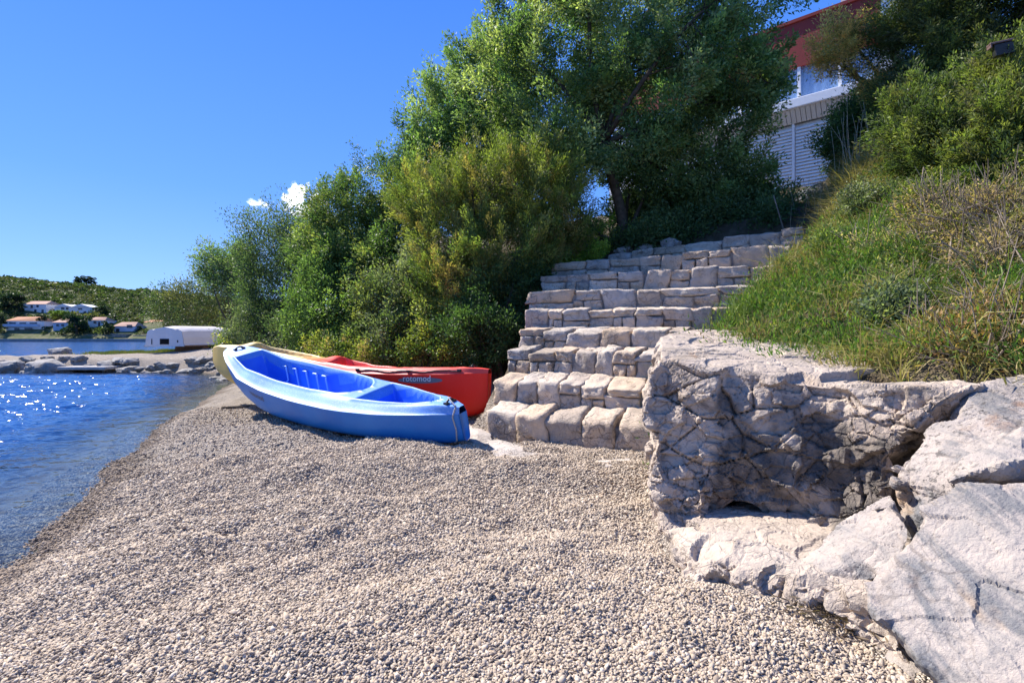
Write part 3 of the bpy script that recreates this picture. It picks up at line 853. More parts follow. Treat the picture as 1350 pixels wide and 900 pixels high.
steps = thing('stone_steps', 'rough masonry steps of pale limestone blocks climbing from the gravel to the house', 'steps', (0.46, 5.4, 0))
SORG = np.array([0.46, 5.4, 0])
gs = np.random.default_rng(4)
for k in range(9):
    L = np.array([(LFT[k][0] - CX) / FPX * LFT[k][1], LFT[k][1]]); Rr = np.array([(RGT[k][0] - CX) / FPX * RGT[k][1], RGT[k][1]])
    ln = np.linalg.norm(Rr - L); a = (Rr - L) / ln; b = np.array([-a[1], a[0]])
    if b[1] < 0: b = -b
    zb = (ZT[k - 1] if k else 0.0) - 0.07
    if k == 0: zb = -0.06
    A3 = np.array([*a, 0]); B3v = np.array([*b, 0]); Z3 = np.array([0, 0, 1.0])
    O = np.array([*L, 0])
    nb = np.linalg.norm(np.array([(LFT[min(k + 1, 8)][0] - CX) / FPX * LFT[min(k + 1, 8)][1], LFT[min(k + 1, 8)][1]]) - L)
    dep = 0.42
    mb = MB(); COLS.clear()
    x = 0.0; first = True; i = 0
    wr_ = {0: (0.28, 0.42), 1: (0.22, 0.44), 2: (0.18, 0.42), 3: (0.24, 0.46), 4: (0.18, 0.38), 5: (0.3, 0.8), 6: (0.2, 0.45), 7: (0.3, 0.65), 8: (0.35, 0.9)}[k]
    while x < ln - 0.05:
        w = gs.uniform(*wr_)
        if ln - x - w < 0.18: w = ln - x
        f = (x + w / 2) / ln
        zt = ZT[k] + DZR[k] * f + gs.normal(0, 0.008)
        h_ = zt - zb
        jut = gs.normal(0, 0.012)
        gap = 0.012
        sd0 = k * 100 + i
        two = (k > 0 and gs.random() < (0.72 if k in (3, 4, 5, 6) else 0.5))
        dk = (.115, .10, .06, .05, .045, .04, .04, .04, .04)[k] * gs.uniform(.7, 1.25)
        def put(x0, w0, z0, hh, sd_, dd=dep):
            dr_ = dk if z0 + hh > zt - .01 else 0.0
            zsh = 0.0
            stone(mb, O + A3 * (x0 + gap / 2) + B3v * jut + Z3 * z0, A3 * (w0 - gap), B3v * dd, Z3 * (hh - gap * 0.7), sd_, 0.012 if w0 < 0.2 else 0.017, drop=dr_)
        if not two:
            put(x, w, zb, h_, sd0)
        else:
            sp = gs.uniform(0.38, 0.62)
            if gs.random() < 0.5:
                put(x, w, zb, h_ * sp, sd0); put(x, w, zb + h_ * sp, h_ * (1 - sp), sd0 + 40)
            else:
                q = gs.uniform(0.35, 0.65)
                put(x, w, zb + h_ * sp, h_ * (1 - sp), sd0); put(x, w * q, zb, h_ * sp, sd0 + 40); put(x + w * q, w * (1 - q), zb, h_ * sp, sd0 + 60)
        x += w; i += 1
    # blocks closing the left end and paving the tread behind the front row
    x = 0.0
    while x < ln - 0.05:
        w = gs.uniform(0.3, 0.6)
        if ln - x - w < 0.2: w = ln - x
        stone(mb, O + A3 * (x + 0.006) + B3v * (dep + 0.012) + Z3 * (zb + 0.05), A3 * (w - 0.012), B3v * 0.34, Z3 * (ZT[k] + DZR[k] * (x / ln) - zb - 0.058), k * 100 + 900 + i, 0.012)
        x += w; i += 1
    st_o = mb.build('step', M['stone'], steps, SORG, smooth=True, col=np.clip(np.concatenate(COLS), 0, 2))
    # mortar bed the stones are set in
    m2_ = MB()
    zz = ZT[k] - zb - (.16 if k < 2 else .09)
    m2_.box8([O + A3 * 0.035 + B3v * 0.045 + Z3 * zb, O + A3 * (ln - 0.03) + B3v * 0.045 + Z3 * zb, O + A3 * (ln - 0.03) + B3v * 0.72 + Z3 * zb, O + A3 * 0.035 + B3v * 0.72 + Z3 * zb,
              O + A3 * 0.035 + B3v * 0.045 + Z3 * (zb + zz), O + A3 * (ln - 0.03) + B3v * 0.045 + Z3 * (zb + zz + DZR[k]), O + A3 * (ln - 0.03) + B3v * 0.72 + Z3 * (zb + zz + DZR[k]), O + A3 * 0.035 + B3v * 0.72 + Z3 * (zb + zz)])
    mo = m2_.build('mortar', M['mortar'], st_o, None); mo.location = [-float(q) for q in SORG]

# loose stones above the top step, at the foot of the tree
for i, (px, py, Y, s) in enumerate([(822, 330, 9.9, 0.16), (851, 328, 9.7, 0.15), (884, 322, 9.4, 0.17)]):
    c0 = W(px, py, Y); g = np.random.default_rng(300 + i)
    pts = [c0 + s * np.array([1.25, 0.9, 0.8]) * (q / np.linalg.norm(q)) for q in g.normal(size=(16, 3))]
    rock('loose_stone', [pts], ['bluish grey loose stone at the left end of the topmost step', 'flat grey loose stone in the middle of three above the topmost step',
                              'pale grey loose stone above the topmost step, rightmost of three under the tree'][i], 'stone', M['rock_pale'], 310 + i, 0.02,
         big=0.02, mid=0.012, crack=0.01, s1=5, s2=10)

# ================================================================== kayaks
def plastic(name, lo, hi, scuff=(0.6, 0.7, 0.85), amount=0.4, rough=0.38):
    t = NT(name, rough, 0.5)
    c = t.mix(t.ramp(t.noise(1.6, 4), [(0.35, 0.0), (0.65, 1.0)]), lo, hi)
    a = t.noise(60, 5, 0.7, co=t.mapping((0.5, 1.5, 1.5), (0.3, 0.4, 0.5)))
    b = t.noise(3.0, 4, 0.6)
    s = t.math('MULTIPLY', t.ramp(a, [(0.5, 0.0), (0.72, 1.0)]), t.ramp(b, [(0.3, 0.25), (0.6, 1.0)]))
    c = t.mix(t.math('MULTIPLY', s, amount), c, scuff)
    t.color(c)
    t.put(t.b.inputs['Roughness'], t.ramp(b, [(0.3, rough), (0.7, rough + 0.14)]))
    t.bump(t.noise(120, 2), 0.0015, 0.5)
    return t


M['blue'] = plastic('blue_hull_plastic', (0.008, 0.15, 0.50), (0.014, 0.19, 0.56), (0.25, 0.45, 0.80), 0.16).m
M['blue_deck'] = plastic('blue_deck_plastic', (0.075, 0.23, 0.62), (0.13, 0.33, 0.70), (0.66, 0.76, 0.92), 0.55, 0.45).m
M['blue_pit'] = plastic('blue_cockpit_plastic', (0.03, 0.13, 0.74), (0.06, 0.25, 0.82), (0.3, 0.5, 0.85), 0.12, 0.42).m


def two_tone(name, fade):
    t = plastic(name, (0, 0, 0), (0, 0, 0), (0.9, 0.5, 0.4), 0.05)
    t.b.inputs['Specular IOR Level'].default_value = .35
    x = t.attr('along')
    n = t.math('ADD', x, t.math('MULTIPLY', t.math('SUBTRACT', t.noise(5, 3), 0.5), 0.05))
    y = (0.62, 0.40, 0.07) if not fade else (0.70, 0.50, 0.18)
    r = (0.95, 0.022, 0.006) if not fade else (0.75, 0.07, 0.05)
    old = t.b.inputs['Base Color'].links[0].from_node
    t.L.new(t.ramp(n, [(0.50, r), (0.60, y)]), old.inputs[6])
    return t.m


M['red'] = two_tone('red_to_yellow_plastic', False)
M['red_deck'] = two_tone('red_to_yellow_faded_plastic', True)


def curve(us, pts):
    x, y = zip(*pts)
    yy = np.interp(us, x, y)
    k = np.exp(-np.linspace(-2, 2, 15) ** 2); k /= k.sum()
    p = np.concatenate([np.full(7, yy[0]) * 2 - yy[1:8][::-1], yy, np.full(7, yy[-1]) * 2 - yy[-8:-1][::-1]])
    return np.convolve(p, k, 'valid')


class Kayak:
    """local frame: x from the near end to the far end, y towards the camera, z up"""
    def __init__(s, A, B, heel, beam, keel, sheer, rise, n=280, flare=0.97):
        s.A = np.asarray(A, float); d = np.asarray(B, float)[:2] - s.A[:2]
        s.len = np.linalg.norm(d); ex = d / s.len; s.ex = np.array([*ex, 0]); s.ey = np.array([-ex[1], ex[0], 0])
        if s.ey[1] > 0: s.ey = -s.ey
        s.u = np.linspace(0, 1, n); s.n = n
        s.b = curve(s.u, beam); s.zk = curve(s.u, keel); s.ze = curve(s.u, sheer); s.rise = curve(s.u, rise)
        s.heel = heel; s.flare = flare
    def world(s, x, y, z):
        c, sn = math.cos(s.heel), math.sin(s.heel)
        y2 = y * c + (z - 0.12) * sn; z2 = -y * sn + (z - 0.12) * c + 0.12
        return s.A + x[..., None] * s.ex + y2[..., None] * s.ey + z2[..., None] * np.array([0, 0, 1.0])
    PROF = np.array([(0, 0), (0.25, 0.005), (0.5, 0.02), (0.66, 0.055), (0.78, 0.12), (0.86, 0.22), (0.905, 0.34), (0.935, 0.5), (0.96, 0.66), (0.98, 0.82), (0.992, 0.93), (1, 1)])
    def side(s, u, w, sgn=1, out=0.0):
        """point on the hull side: w 0 keel .. 1 edge"""
        b = np.interp(u, s.u, s.b); k = np.interp(u, s.u, s.zk); e = np.interp(u, s.u, s.ze)
        q = np.linspace(0, 1, len(s.PROF))
        y = np.interp(w, q, s.PROF[:, 0]) * b + out; z = k + np.interp(w, q, s.PROF[:, 1]) * (e - k)
        return s.world(u * s.len, sgn * y, z)
    def hull(s):
        q = np.linspace(0, 1, 19); ws = np.concatenate([-q[::-1], q[1:]])
        P = []
        for w in ws:
            P.append(s.side(s.u, np.full(s.n, abs(w)), 1 if w >= 0 else -1))
        P = np.stack(P, 1); m = len(ws)
        V = P.reshape(-1, 3)
        i = np.arange(s.n - 1)[:, None] * m + np.arange(m - 1)[None]; i = i.ravel()
        F = np.stack([i, i + 1, i + m + 1, i + m], 1)
        cap = np.arange(m)[None]
        cap2 = ((s.n - 1) * m + np.arange(m))[None][:, ::-1]
        return V, [F, cap, cap2], np.repeat(s.u, m)
    def deck(s, pits, band=0.24, nv=91, bumps=()):
        v = np.linspace(-1, 1, nv); U, Vv = np.meshgrid(s.u, v, indexing='ij')
        b = s.b[:, None]; y = Vv * b
        av = np.abs(Vv)
        z = s.ze[:, None] + s.rise[:, None] * sstep(1.0, 1 - band, av) + 0.008 * (1 - Vv ** 2)
        pit = np.zeros_like(z)
        for p in pits:
            w = np.interp(s.u, p['u'], p['w'])[:, None]
            f = sstep(p['u'][0], p['u'][0] + p.get('e0', 0.015), U) * sstep(p['u'][-1], p['u'][-1] - p.get('e1', 0.015), U)
            f = f * sstep(w + 0.05, w - 0.03, av)
            fl = s.zk[:, None] + np.interp(s.u, p['u'], p['floor'])[:, None]
            for (u0, su, v0, sv, hh) in p.get('bumps', ()):
                fl = fl + hh * np.exp(-((U - u0) / su) ** 2 - ((Vv - v0) / sv) ** 2)
            z = z * (1 - f) + np.minimum(fl, z) * f
            pit = np.maximum(pit, f * p.get('id', 1))
            # rolled lip round the opening
            g = sstep(p['u'][0] - 0.02, p['u'][0], U) * sstep(p['u'][-1] + 0.02, p['u'][-1], U)
            z = z + 0.012 * g * np.exp(-((av - w - 0.085) / 0.04) ** 2)
        for (u0, su, v0, sv, hh) in bumps:
            z = z + hh * np.exp(-((U - u0) / su) ** 2 - ((Vv - v0) / sv) ** 2)
        P = s.world(U * s.len, y, z)
        i = (np.arange(s.n - 1)[:, None] * nv + np.arange(nv - 1)[None]).ravel()
        F = np.stack([i, i + nv, i + nv + 1, i + 1], 1)
        fp = pit.ravel()[F].mean(1)
        s.zdeck = z
        return P.reshape(-1, 3), F, (fp > 0.35).astype(int), np.repeat(s.u, nv)
    def on(s, u, v, dz=0.0):
        i = np.clip(np.interp(u, s.u, np.arange(s.n)), 0, s.n - 1).round().astype(int); nv = s.zdeck.shape[1]
        j = np.clip(np.round((np.asarray(v) + 1) / 2 * (nv - 1)).astype(int), 0, nv - 1)
        return s.world(np.asarray(u) * s.len, np.asarray(v) * s.b[i], s.zdeck[i, j] + dz)


def lettering(K, txt, u0, w0, size, mat, parent, org, name='lettering', out=0.004):
    cu = bpy.data.curves.new('t', 'FONT'); cu.body = txt; cu.size = 1; cu.resolution_u = 3
    ob = bpy.data.objects.new('t', cu); COL.objects.link(ob)
    dg = bpy.context.evaluated_depsgraph_get(); dg.update()
    me = bpy.data.meshes.new_from_object(ob.evaluated_get(dg))
    bpy.data.objects.remove(ob); bpy.data.curves.remove(cu)
    bm = bmesh.new(); bm.from_mesh(me); bmesh.ops.triangulate(bm, faces=bm.faces[:])
    V = np.array([v.co[:] for v in bm.verts]); F = np.array([[v.index for v in f.verts] for f in bm.faces]); bm.free(); bpy.data.meshes.remove(me)
    u = u0 - V[:, 0] * size / K.len
    k = np.interp(u, K.u, K.zk); e = np.interp(u, K.u, K.ze)
    w = w0 + V[:, 1] * size / (e - k)
    q = np.linspace(0, 1, len(K.PROF)); w = np.interp(w, K.PROF[:, 1], q)
    P = K.side(u, np.clip(w, 0, 1), 1, out)
    return mk(name, P, F, mat, parent, org, smooth=False)


# ---- blue kayak
KA = np.array([-0.454, 5.15, 0.035]); KB = np.array([-4.287, 8.216, 0])
K = Kayak(KA, KB, 0.257,
          beam=[(0, .055), (.03, .135), (.08, .23), (.2, .383), (.35, .484), (.5, .517), (.65, .504), (.8, .43), (.9, .32), (.96, .21), (.985, .135), (1, .06)],
          keel=[(0, .05), (.04, .01), (.15, 0), (.45, .04), (.62, .08), (.72, .135), (.8, .27), (.88, .37), (.94, .55), (1, .86)],
          sheer=[(0, .345), (.05, .363), (.15, .365), (.3, .389), (.45, .444), (.6, .515), (.7, .575), (.8, .645), (.9, .835), (.96, .926), (1, .965)],
          rise=[(0, .06), (.05, .08), (.12, .07), (.3, .09), (.45, .105), (.7, .105), (.85, .075), (.95, .03), (1, .01)])
kb = thing('kayak', 'blue plastic sit-in kayak with scuffed pale deck, beached at the foot of the steps', 'kayak', KA)
V, F, uu = K.hull()
mk('hull', V, F, M['blue'], kb, KA)
pits = [dict(u=[.315, .33, .36, .45, .6, .75, .86, .885], w=[.10, .30, .48, .56, .58, .57, .56, .54], floor=[.16, .16, .15, .12, .10, .08, .07, .08], e0=.045, e1=.012,
             bumps=[(.47, .07, 0, .6, .10), (.38, .05, 0, .6, .06)]),
        dict(u=[.065, .075, .11, .2, .275, .285], w=[.02, .25, .46, .54, .56, .56], floor=[.30, .28, .25, .22, .20, .20], e0=.03, e1=.012)]
V, F, mi, uu = K.deck(pits, band=.42)
mk('deck', V, F, [M['blue_deck'], M['blue_pit']], kb, KA, mi=mi)
M['blue_rib'] = plain('pale_blue_rib', (0.45, 0.58, 0.86), 0.4, 0.5, 0.1)
for i, uu0 in enumerate([.775, .725, .675, .625, .58]):
    # foot-rest ridges on the far cockpit wall
    mb = MB(); kz = float(np.interp(uu0, K.u, K.zk)); bb = float(np.interp(uu0, K.u, K.b)); zt = float(np.interp(uu0, K.u, K.ze)) + 0.0
    pts = [(uu0 + .022, -.565 * bb, zt - .01), (uu0, -.55 * bb, zt - .015), (uu0, -.525 * bb, zt - .07), (uu0 - .003, -.49 * bb, kz + .19), (uu0 + .006, -.36 * bb, kz + .11), (uu0 + .02, -.2 * bb, kz + .09)]
    P = K.world(np.array([p[0] for p in pts]) * K.len, np.array([p[1] for p in pts]), np.array([p[2] for p in pts]))
    t_ = np.linspace(0, 5, 26); P = np.stack([np.interp(t_, range(6), P[:, c]) for c in range(3)], 1)
    mb.tube(P, 0.012, 8); mb.build('footrest_rib', M['blue_rib'], kb, KA, smooth=True)


def carry_handle(K, u, parent, org, across=0.07):
    mb = MB()
    q = np.linspace(0, 1, 15)
    i = int(u * K.n); zc = K.zdeck[i, K.zdeck.shape[1] // 2]
    P = K.world(np.full(15, u * K.len), (q - .5) * 2 * across, zc + 0.012 + 0.025 * np.sin(q * np.pi))
    mb.tube(P, 0.013, 8)
    for e in (0, -1):
        c = P[e]; mb.box(c - K.ex * .028 - K.ey * .022 - np.array([0, 0, .02]), K.ex * .056, K.ey * .044, [0, 0, .026])
    o = mb.build('carry_handle', M['black'], parent, org, smooth=False); bevel(o, 0.004, 2); return o


carry_handle(K, .94, kb, KA, .06)
carry_handle(K, .032, kb, KA, .05)
# frayed grey rope hanging down the near stem
M['rope'] = plain('grey_rope', (0.36, 0.36, 0.37), 0.8, 0.2, 0.3, 60)
mb = MB()
P = np.array([K.on(.035, .0, .05), K.on(.02, .3, .03), K.on(.006, .7, .02), K.side(np.array(.012), np.array(.9), 1, .012), K.side(np.array(.010), np.array(.62), 1, .012),
              K.side(np.array(.016), np.array(.3), 1, .014), K.side(np.array(.03), np.array(.12), 1, .016)])
t_ = np.linspace(0, len(P) - 1, 40); P = np.stack([np.interp(t_, range(len(P)), P[:, c]) for c in range(3)], 1)
mb.tube(P, .008, 7); mb.build('rope', M['rope'], kb, KA, smooth=True)
lettering(K, 'rotomod', .725, .66, .12, M['black'], kb, KA)

# ---- red and yellow kayak behind it
RA = W(645, 551, 6.9); RA[2] = 0.04
RB = W(282, 461, 9.3)
R_ = Kayak(RA, RB, rad(-2),
           beam=[(0, .05), (.015, .11), (.05, .19), (.12, .27), (.25, .345), (.5, .38), (.75, .35), (.88, .26), (.95, .16), (.985, .09), (1, .05)],
           keel=[(0, .14), (.015, .06), (.05, .0), (.5, .0), (.7, .05), (.82, .18), (.9, .32), (.96, .45), (1, .62)],
           sheer=[(0, .60), (.03, .60), (.1, .575), (.25, .55), (.4, .56), (.5, .62), (.6, .70), (.7, .78), (.85, .90), (.95, .93), (1, .90)],
           rise=[(0, .05), (.05, .075), (.2, .075), (.5, .085), (.8, .06), (1, .01)], flare=.95)
kr = thing('kayak', 'red kayak fading to yellow at its far end, lying behind the blue one', 'kayak', RA)
V, F, uu = R_.hull()
mk('hull', V, F, M['red'], kr, RA, attrs={'along': uu})
pr = [dict(u=[.30, .33, .42, .47, .49], w=[.2, .5, .66, .66, .5], floor=[.35, .33, .28, .26, .26], e0=.06, e1=.03),
      dict(u=[.58, .62, .72, .80, .82], w=[.4, .6, .66, .55, .4], floor=[.32, .3, .28, .3, .34], e0=.03, e1=.04),
      dict(u=[.08, .10, .18, .25, .27], w=[.1, .3, .45, .5, .4], floor=[.58, .57, .56, .55, .55], e0=.04, e1=.03)]
V, F, mi, uu = R_.deck(pr, bumps=[(.50, .035, -.35, .45, .085), (.83, .03, -.3, .5, .07), (.43, .05, -.8, .1, .03)])
mk('deck', V, F, [M['red_deck'], M['red']], kr, RA, mi=mi, attrs={'along': uu})
carry_handle(R_, .045, kr, RA, .055)
carry_handle(R_, .96, kr, RA, .04)
mb = MB()
us = np.linspace(.06, .36, 40)
P = R_.on(us, np.full(40, .93) - .05 * np.sin(np.linspace(0, np.pi * 3, 40)) ** 2, .016)
mb.tube(P, .009, 6)
mb.build('shock_cord', M['black'], kr, RA, smooth=True)
for uq in (.065, .20, .355):
    mb = MB(); c = R_.on(uq, .92, .012); mb.box(c - R_.ex * .03 - R_.ey * .015, R_.ex * .06, R_.ey * .03, [0, 0, .025])
    bevel(mb.build('cord_clip', M['black'], kr, RA), .005, 2)
# grey badge with pale letters on the side
us, ws = np.meshgrid(np.linspace(.105, .225, 30), np.linspace(-1, 1, 9), indexing='ij')
e = np.sqrt(np.clip(1 - ((us - .165) / .061) ** 2, 0.02, 1)) * .075
q = np.linspace(0, 1, 12); wv_ = np.interp(.86 + ws * e, Kayak.PROF[:, 1], q)
P = R_.side(us, wv_, 1, .004); i = (np.arange(29)[:, None] * 9 + np.arange(8)[None]).ravel()
M['badge'] = plain('grey_badge', (0.16, 0.16, 0.19), 0.4, 0.4, .2)
bd = mk('badge', P.reshape(-1, 3), np.stack([i, i + 9, i + 10, i + 1], 1), M['badge'], kr, RA)
lo = lettering(R_, 'rotomod', .212, .835, .12, M['white_paint'], bd, RA, 'lettering', .008)

# ================================================================== upturned boat on the spit
M['gel'] = plain('white_gelcoat', (0.66, 0.60, 0.52), 0.4, 0.4, .06, 3)
M['gel_grey'] = plain('grey_white_transom', (0.60, 0.60, 0.60), 0.45, 0.4, .06, 3)
M['dark_hole'] = plain('dark_opening', (0.012, 0.012, 0.014), 0.9, 0.1)
BO = W(216, 470, 24.0); BO[2] = 0
gzb = 0.62
# stations along the length from the transom to the bow (upside down: keel on top)
d_ = W(300, 0, 25.2)[:2] - W(217, 0, 24.0)[:2]
Lb = 5.4; ex_ = np.array([.12, .99, 0]); ex_ /= np.linalg.norm(ex_); ey_ = np.array([-ex_[1], ex_[0], 0])
B0 = np.array([(217 - CX) / FPX * 24.0, 24.0, 0.0])
ub = np.linspace(0, 1, 40)
hb = np.interp(ub, [0, .5, .8, .95, 1], [.98, 1.0, .8, .38, .1])
zg = np.interp(ub, [0, .6, 1], [.78, .80, .82]); zb_ = np.interp(ub, [0, .1, .6, .9, 1], [1.62, 1.68, 1.72, 1.62, 1.42])
prof = [(1.04, -.02), (1.04, .06), (1.0, .09), (.97, .45), (.90, .80), (.78, .90), (.70, .93), (.55, .90), (.45, .97), (.28, 1.0), (0, 1.06)]
pf = [(-a, b) for a, b in prof] + [(a, b) for a, b in prof[::-1][1:]]
P = np.stack([np.stack([B0 + ex_ * (u * Lb) + ey_ * (a * h) + np.array([0, 0, g + (t_ - g) * b]) for (a, b) in pf]) for u, h, g, t_ in zip(ub, hb, zg, zb_)])
nb_ = len(pf); i = (np.arange(39)[:, None] * nb_ + np.arange(nb_ - 1)[None]).ravel()
dg_ = thing('upturned_boat', 'white boat lying upside down on wooden blocks on the stony spit', 'boat', B0 + ex_ * 2 + np.array([0, 0, gzb]))
BORG = B0 + ex_ * 2 + np.array([0, 0, gzb])
o = mk('hull', P.reshape(-1, 3), np.stack([i, i + nb_, i + nb_ + 1, i + 1], 1), M['gel'], dg_, BORG, smooth=False)
o = mk('transom', np.concatenate([P[0] - ex_ * .015, P[0] + ex_ * .03]), [np.arange(nb_)[None][:, ::-1], np.arange(nb_)[None] + nb_], M['gel_grey'], dg_, BORG, smooth=False)
def tpt(a, z, out=.03): return B0 - ex_ * out + ey_ * a + np.array([0, 0, z])
mb = MB(); mb.box(tpt(.22, .86), ey_ * -.46, ex_ * .02, [0, 0, .26]); w_ = mb.build('engine_opening', M['dark_hole'], dg_, BORG)
mb = MB(); mb.box(tpt(-.66, .95), ey_ * -.05, ex_ * .02, [0, 0, .10]); mb.build('drain_fitting', M['dark_hole'], dg_, BORG)
mb = MB(); mb.box(tpt(.66, .86), ey_ * -.035, ex_ * .02, [0, 0, .26]); mb.build('bracket', M['dark_hole'], dg_, BORG)
mb = MB()
for sg in (-1, 1):
    mb.tube(np.array([B0 + ex_ * (u * Lb) + ey_ * (sg * 1.05 * h) + np.array([0, 0, g + .0]) for u, h, g in zip(ub, hb, zg)]), .04, 6)
mb.build('gunwale_trim', M['wood'], dg_, BORG, smooth=True)
mb = MB()
for u0, lb in ((.28, 'short brown wooden block carrying the upturned boat at its stern'), (.62, 'brown wooden block under the bow half of the upturned boat')):
    mb = MB(); c = B0 + ex_ * (u0 * Lb); gz_ = gz1(c[0], c[1])
    mb.box(c - ex_ * .25 - ey_ * .95 + np.array([0, 0, gz_ - .04]), ex_ * .5, ey_ * 1.5, [0, 0, .74 - gz_ + .04])
    o = mb.build('wooden_block', M['wood'], None, c + np.array([0, 0, gz_])); bevel(o, .02, 1); tag(o, lb, 'block')

# ================================================================== rocks along the spit
g = np.random.default_rng(77)
lib = []
for q in range(7):
    H = [np.array([.5, .42, .34]) * (p / np.linalg.norm(p)) * g.uniform(.8, 1.1) for p in g.normal(size=(18, 3))]
    V, N, F = hullmesh([H], .035)
    V = rough_rock(V, N, F, 500 + q, .05, .03, .02, 3.0, 7, .03); V[:, 2] += .15
    me_o = mk('shore_rock', V, F, M['shore_rock'], None, np.zeros(3)); lib.append(me_o.data); bpy.data.objects.remove(me_o)
row = []
for x in np.arange(-32, -11.6, .52): row.append((x + g.uniform(-.15, .15), 21.0 + g.normal(0, .18) - (0.15 if x > -16 else 0), g.uniform(.75, 1.3)))
for x in np.arange(-17, -11.3, .48): row.append((x + g.uniform(-.15, .15), 21.5 + g.normal(0, .12), g.uniform(.8, 1.25)))
for x in np.arange(-31, -17, .7): row.append((x, 21.65 + g.normal(0, .15), g.uniform(.6, 1.1)))
for k in range(9): row.append((-11.4 + k * .22 + g.normal(0, .1), 20.4 - k * .42, g.uniform(.5, .8)))
for i, (x, y, s_) in enumerate(row):
    if -18.2 < x < -15.9 and y < 21.3: continue
    o = bpy.data.objects.new('shore_rock', lib[int(g.integers(7))]); COL.objects.link(o)
    s_ *= .85; o.location = (x, y, max(gz1(x, y), -.3) - .13 * s_); o.scale = (s_ * g.uniform(.9, 1.5), s_, s_ * g.uniform(.55, .85)); o.rotation_euler = (g.uniform(-.25, .25), g.uniform(-.25, .25), g.uniform(0, 6.28))
    tag(o, 'grey rough rock in the long row along the water edge of the spit', 'rock', 'rocks along the water edge of the spit')
for (px, py, Y, s_, lb) in [(62, 488, 20.9, 1.5, 'biggest rounded grey rock in the row along the spit, left of the flat slab'), (12, 489, 20.9, 1.35, 'bluish rounded rock at the left end of the row along the spit'),
                            (80, 468, 25.2, 1.15, 'brown pointed rock standing alone at the far edge of the spit')]:
    p = W(px, py, Y); o = bpy.data.objects.new('shore_rock', lib[len(lb) % 7]); COL.objects.link(o)
    o.location = (p[0], p[1], gz1(p[0], p[1]) - .1); o.scale = (s_ * 1.15, s_, s_ * 1.1); tag(o, lb, 'rock')
mb = MB(); p = W(82, 488, 20.8); mb.box([p[0], 20.55, -.14], [1.9, .05, 0], [0, .9, 0], [0, 0, .13])
o = bevel(mb.build('flat_slab', M['concrete'], None, [p[0], 20.55, -.14]), .02, 1); tag(o, 'flat pale slab bridging two groups of rocks at the water edge of the spit', 'slab')

# driftwood lying at the waterline by the blue bow
mb = MB(); P = np.array([W(293, 528, 8.6), W(305, 524, 8.6), W(318, 525, 8.6), W(329, 519, 8.6)])
P[:, 2] = [gz1(*p[:2]) + .02 for p in P]; t_ = np.linspace(0, 3, 16); P = np.stack([np.interp(t_, range(4), P[:, c]) for c in range(3)], 1)
mb.tube(P, np.linspace(.035, .018, 16), 7); o = mb.build('driftwood', M['bark'], None, P[8], smooth=True); tag(o, 'dark crooked driftwood stick at the waterline beside the bow of the blue kayak', 'driftwood')

# ================================================================== house above the steps
HA = np.array([8.84, 16.57]); HD = np.array([1.83, -1.57]); HD /= np.linalg.norm(HD); HN = np.array([HD[1], -HD[0]])
if HN[1] > 0: HN = -HN


def ow(px, py):
    """photograph position -> (along, height) on the facade plane"""
    k = (px - CX) / FPX
    s_ = (k * HA[1] - HA[0]) / (HD[0] - k * HD[1])
    Y = HA[1] + s_ * HD[1]
    return s_, CAMZ - (py - HY) / FPX * Y


def hp(s_, out, z): return np.array([HA[0] + HD[0] * s_ + HN[0] * out, HA[1] + HD[1] * s_ + HN[1] * out, z])


HORG = hp(1, 0, 5.2)
house = thing('house', 'modern house with red-brown upper cladding and white louvred ground floor above the steps', 'house', HORG)
M['red_clad'] = plain('red_brown_cladding', (0.26, 0.036, 0.026), 0.6, 0.3, .12, 2)
M['louvre'] = plain('white_louvre', (0.80, 0.79, 0.78), 0.55, 0.3, .05)
M['grey_wall'] = plain('grey_plinth', (0.16, 0.165, 0.19), 0.85, 0.2, .2, 3, bump=.01)
M['beige'] = plain('beige_soffit', (0.62, 0.58, 0.52), 0.7, 0.3, .06)
M['curtain'] = plain('pale_blue_curtain', (0.66, 0.74, 0.84), 0.8, 0.2, .06)
t = NT('window_glass', 0.03, 0.5); t.color((0.30, 0.42, 0.56))
_tr = t.N.new('ShaderNodeBsdfTransparent'); _tr.inputs[0].default_value = (.86, .93, 1, 1); _ms = t.N.new('ShaderNodeMixShader'); _ms.inputs[0].default_value = .82
t.L.new(t.b.outputs[0], _ms.inputs[1]); t.L.new(_tr.outputs[0], _ms.inputs[2]); t.L.new(_ms.outputs[0], t.N['Material Output'].inputs['Surface']); M['glass'] = t.m


def hbox(name, s0, s1, z0, z1, o0, o1, mat, parent=None, bw=0):
    mb = MB(); mb.box(hp(s0, o0, z0), hp(s1, o0, z0) - hp(s0, o0, z0), hp(s0, o1, z0) - hp(s0, o0, z0), [0, 0, z1 - z0])
    o = mb.build(name, mat, parent or house, HORG if (parent is None or parent is house) else None)
    if parent is not None and parent is not house: o.location = [-float(q) for q in HORG]
    if bw: bevel(o, bw, 2)
    return o


zr_t = ow(1100, 12)[1]; zr_b = ow(1053, 88)[1]; zs_t = ow(1060, 134)[1]; zs_b = ow(1060, 146)[1]; za_b = ow(1050, 163)[1]; zsh_b = ow(1046, 256)[1]
s_l, s_r = -6.5, ow(1160, 50)[0]
hbox('wall', s_l, s_r, zsh_b, zr_t - .3, -6.0, -.35, M['white_paint'])
hbox('upper_cladding', s_l, s_r, zr_b, zr_t, -.30, .0, M['red_clad'])
for q in range(1, 5):
    pass
hbox('roof_edge', s_l - .1, s_r + .02, zr_t + .004, zr_t + .10, -6, .06, M['red_clad'])
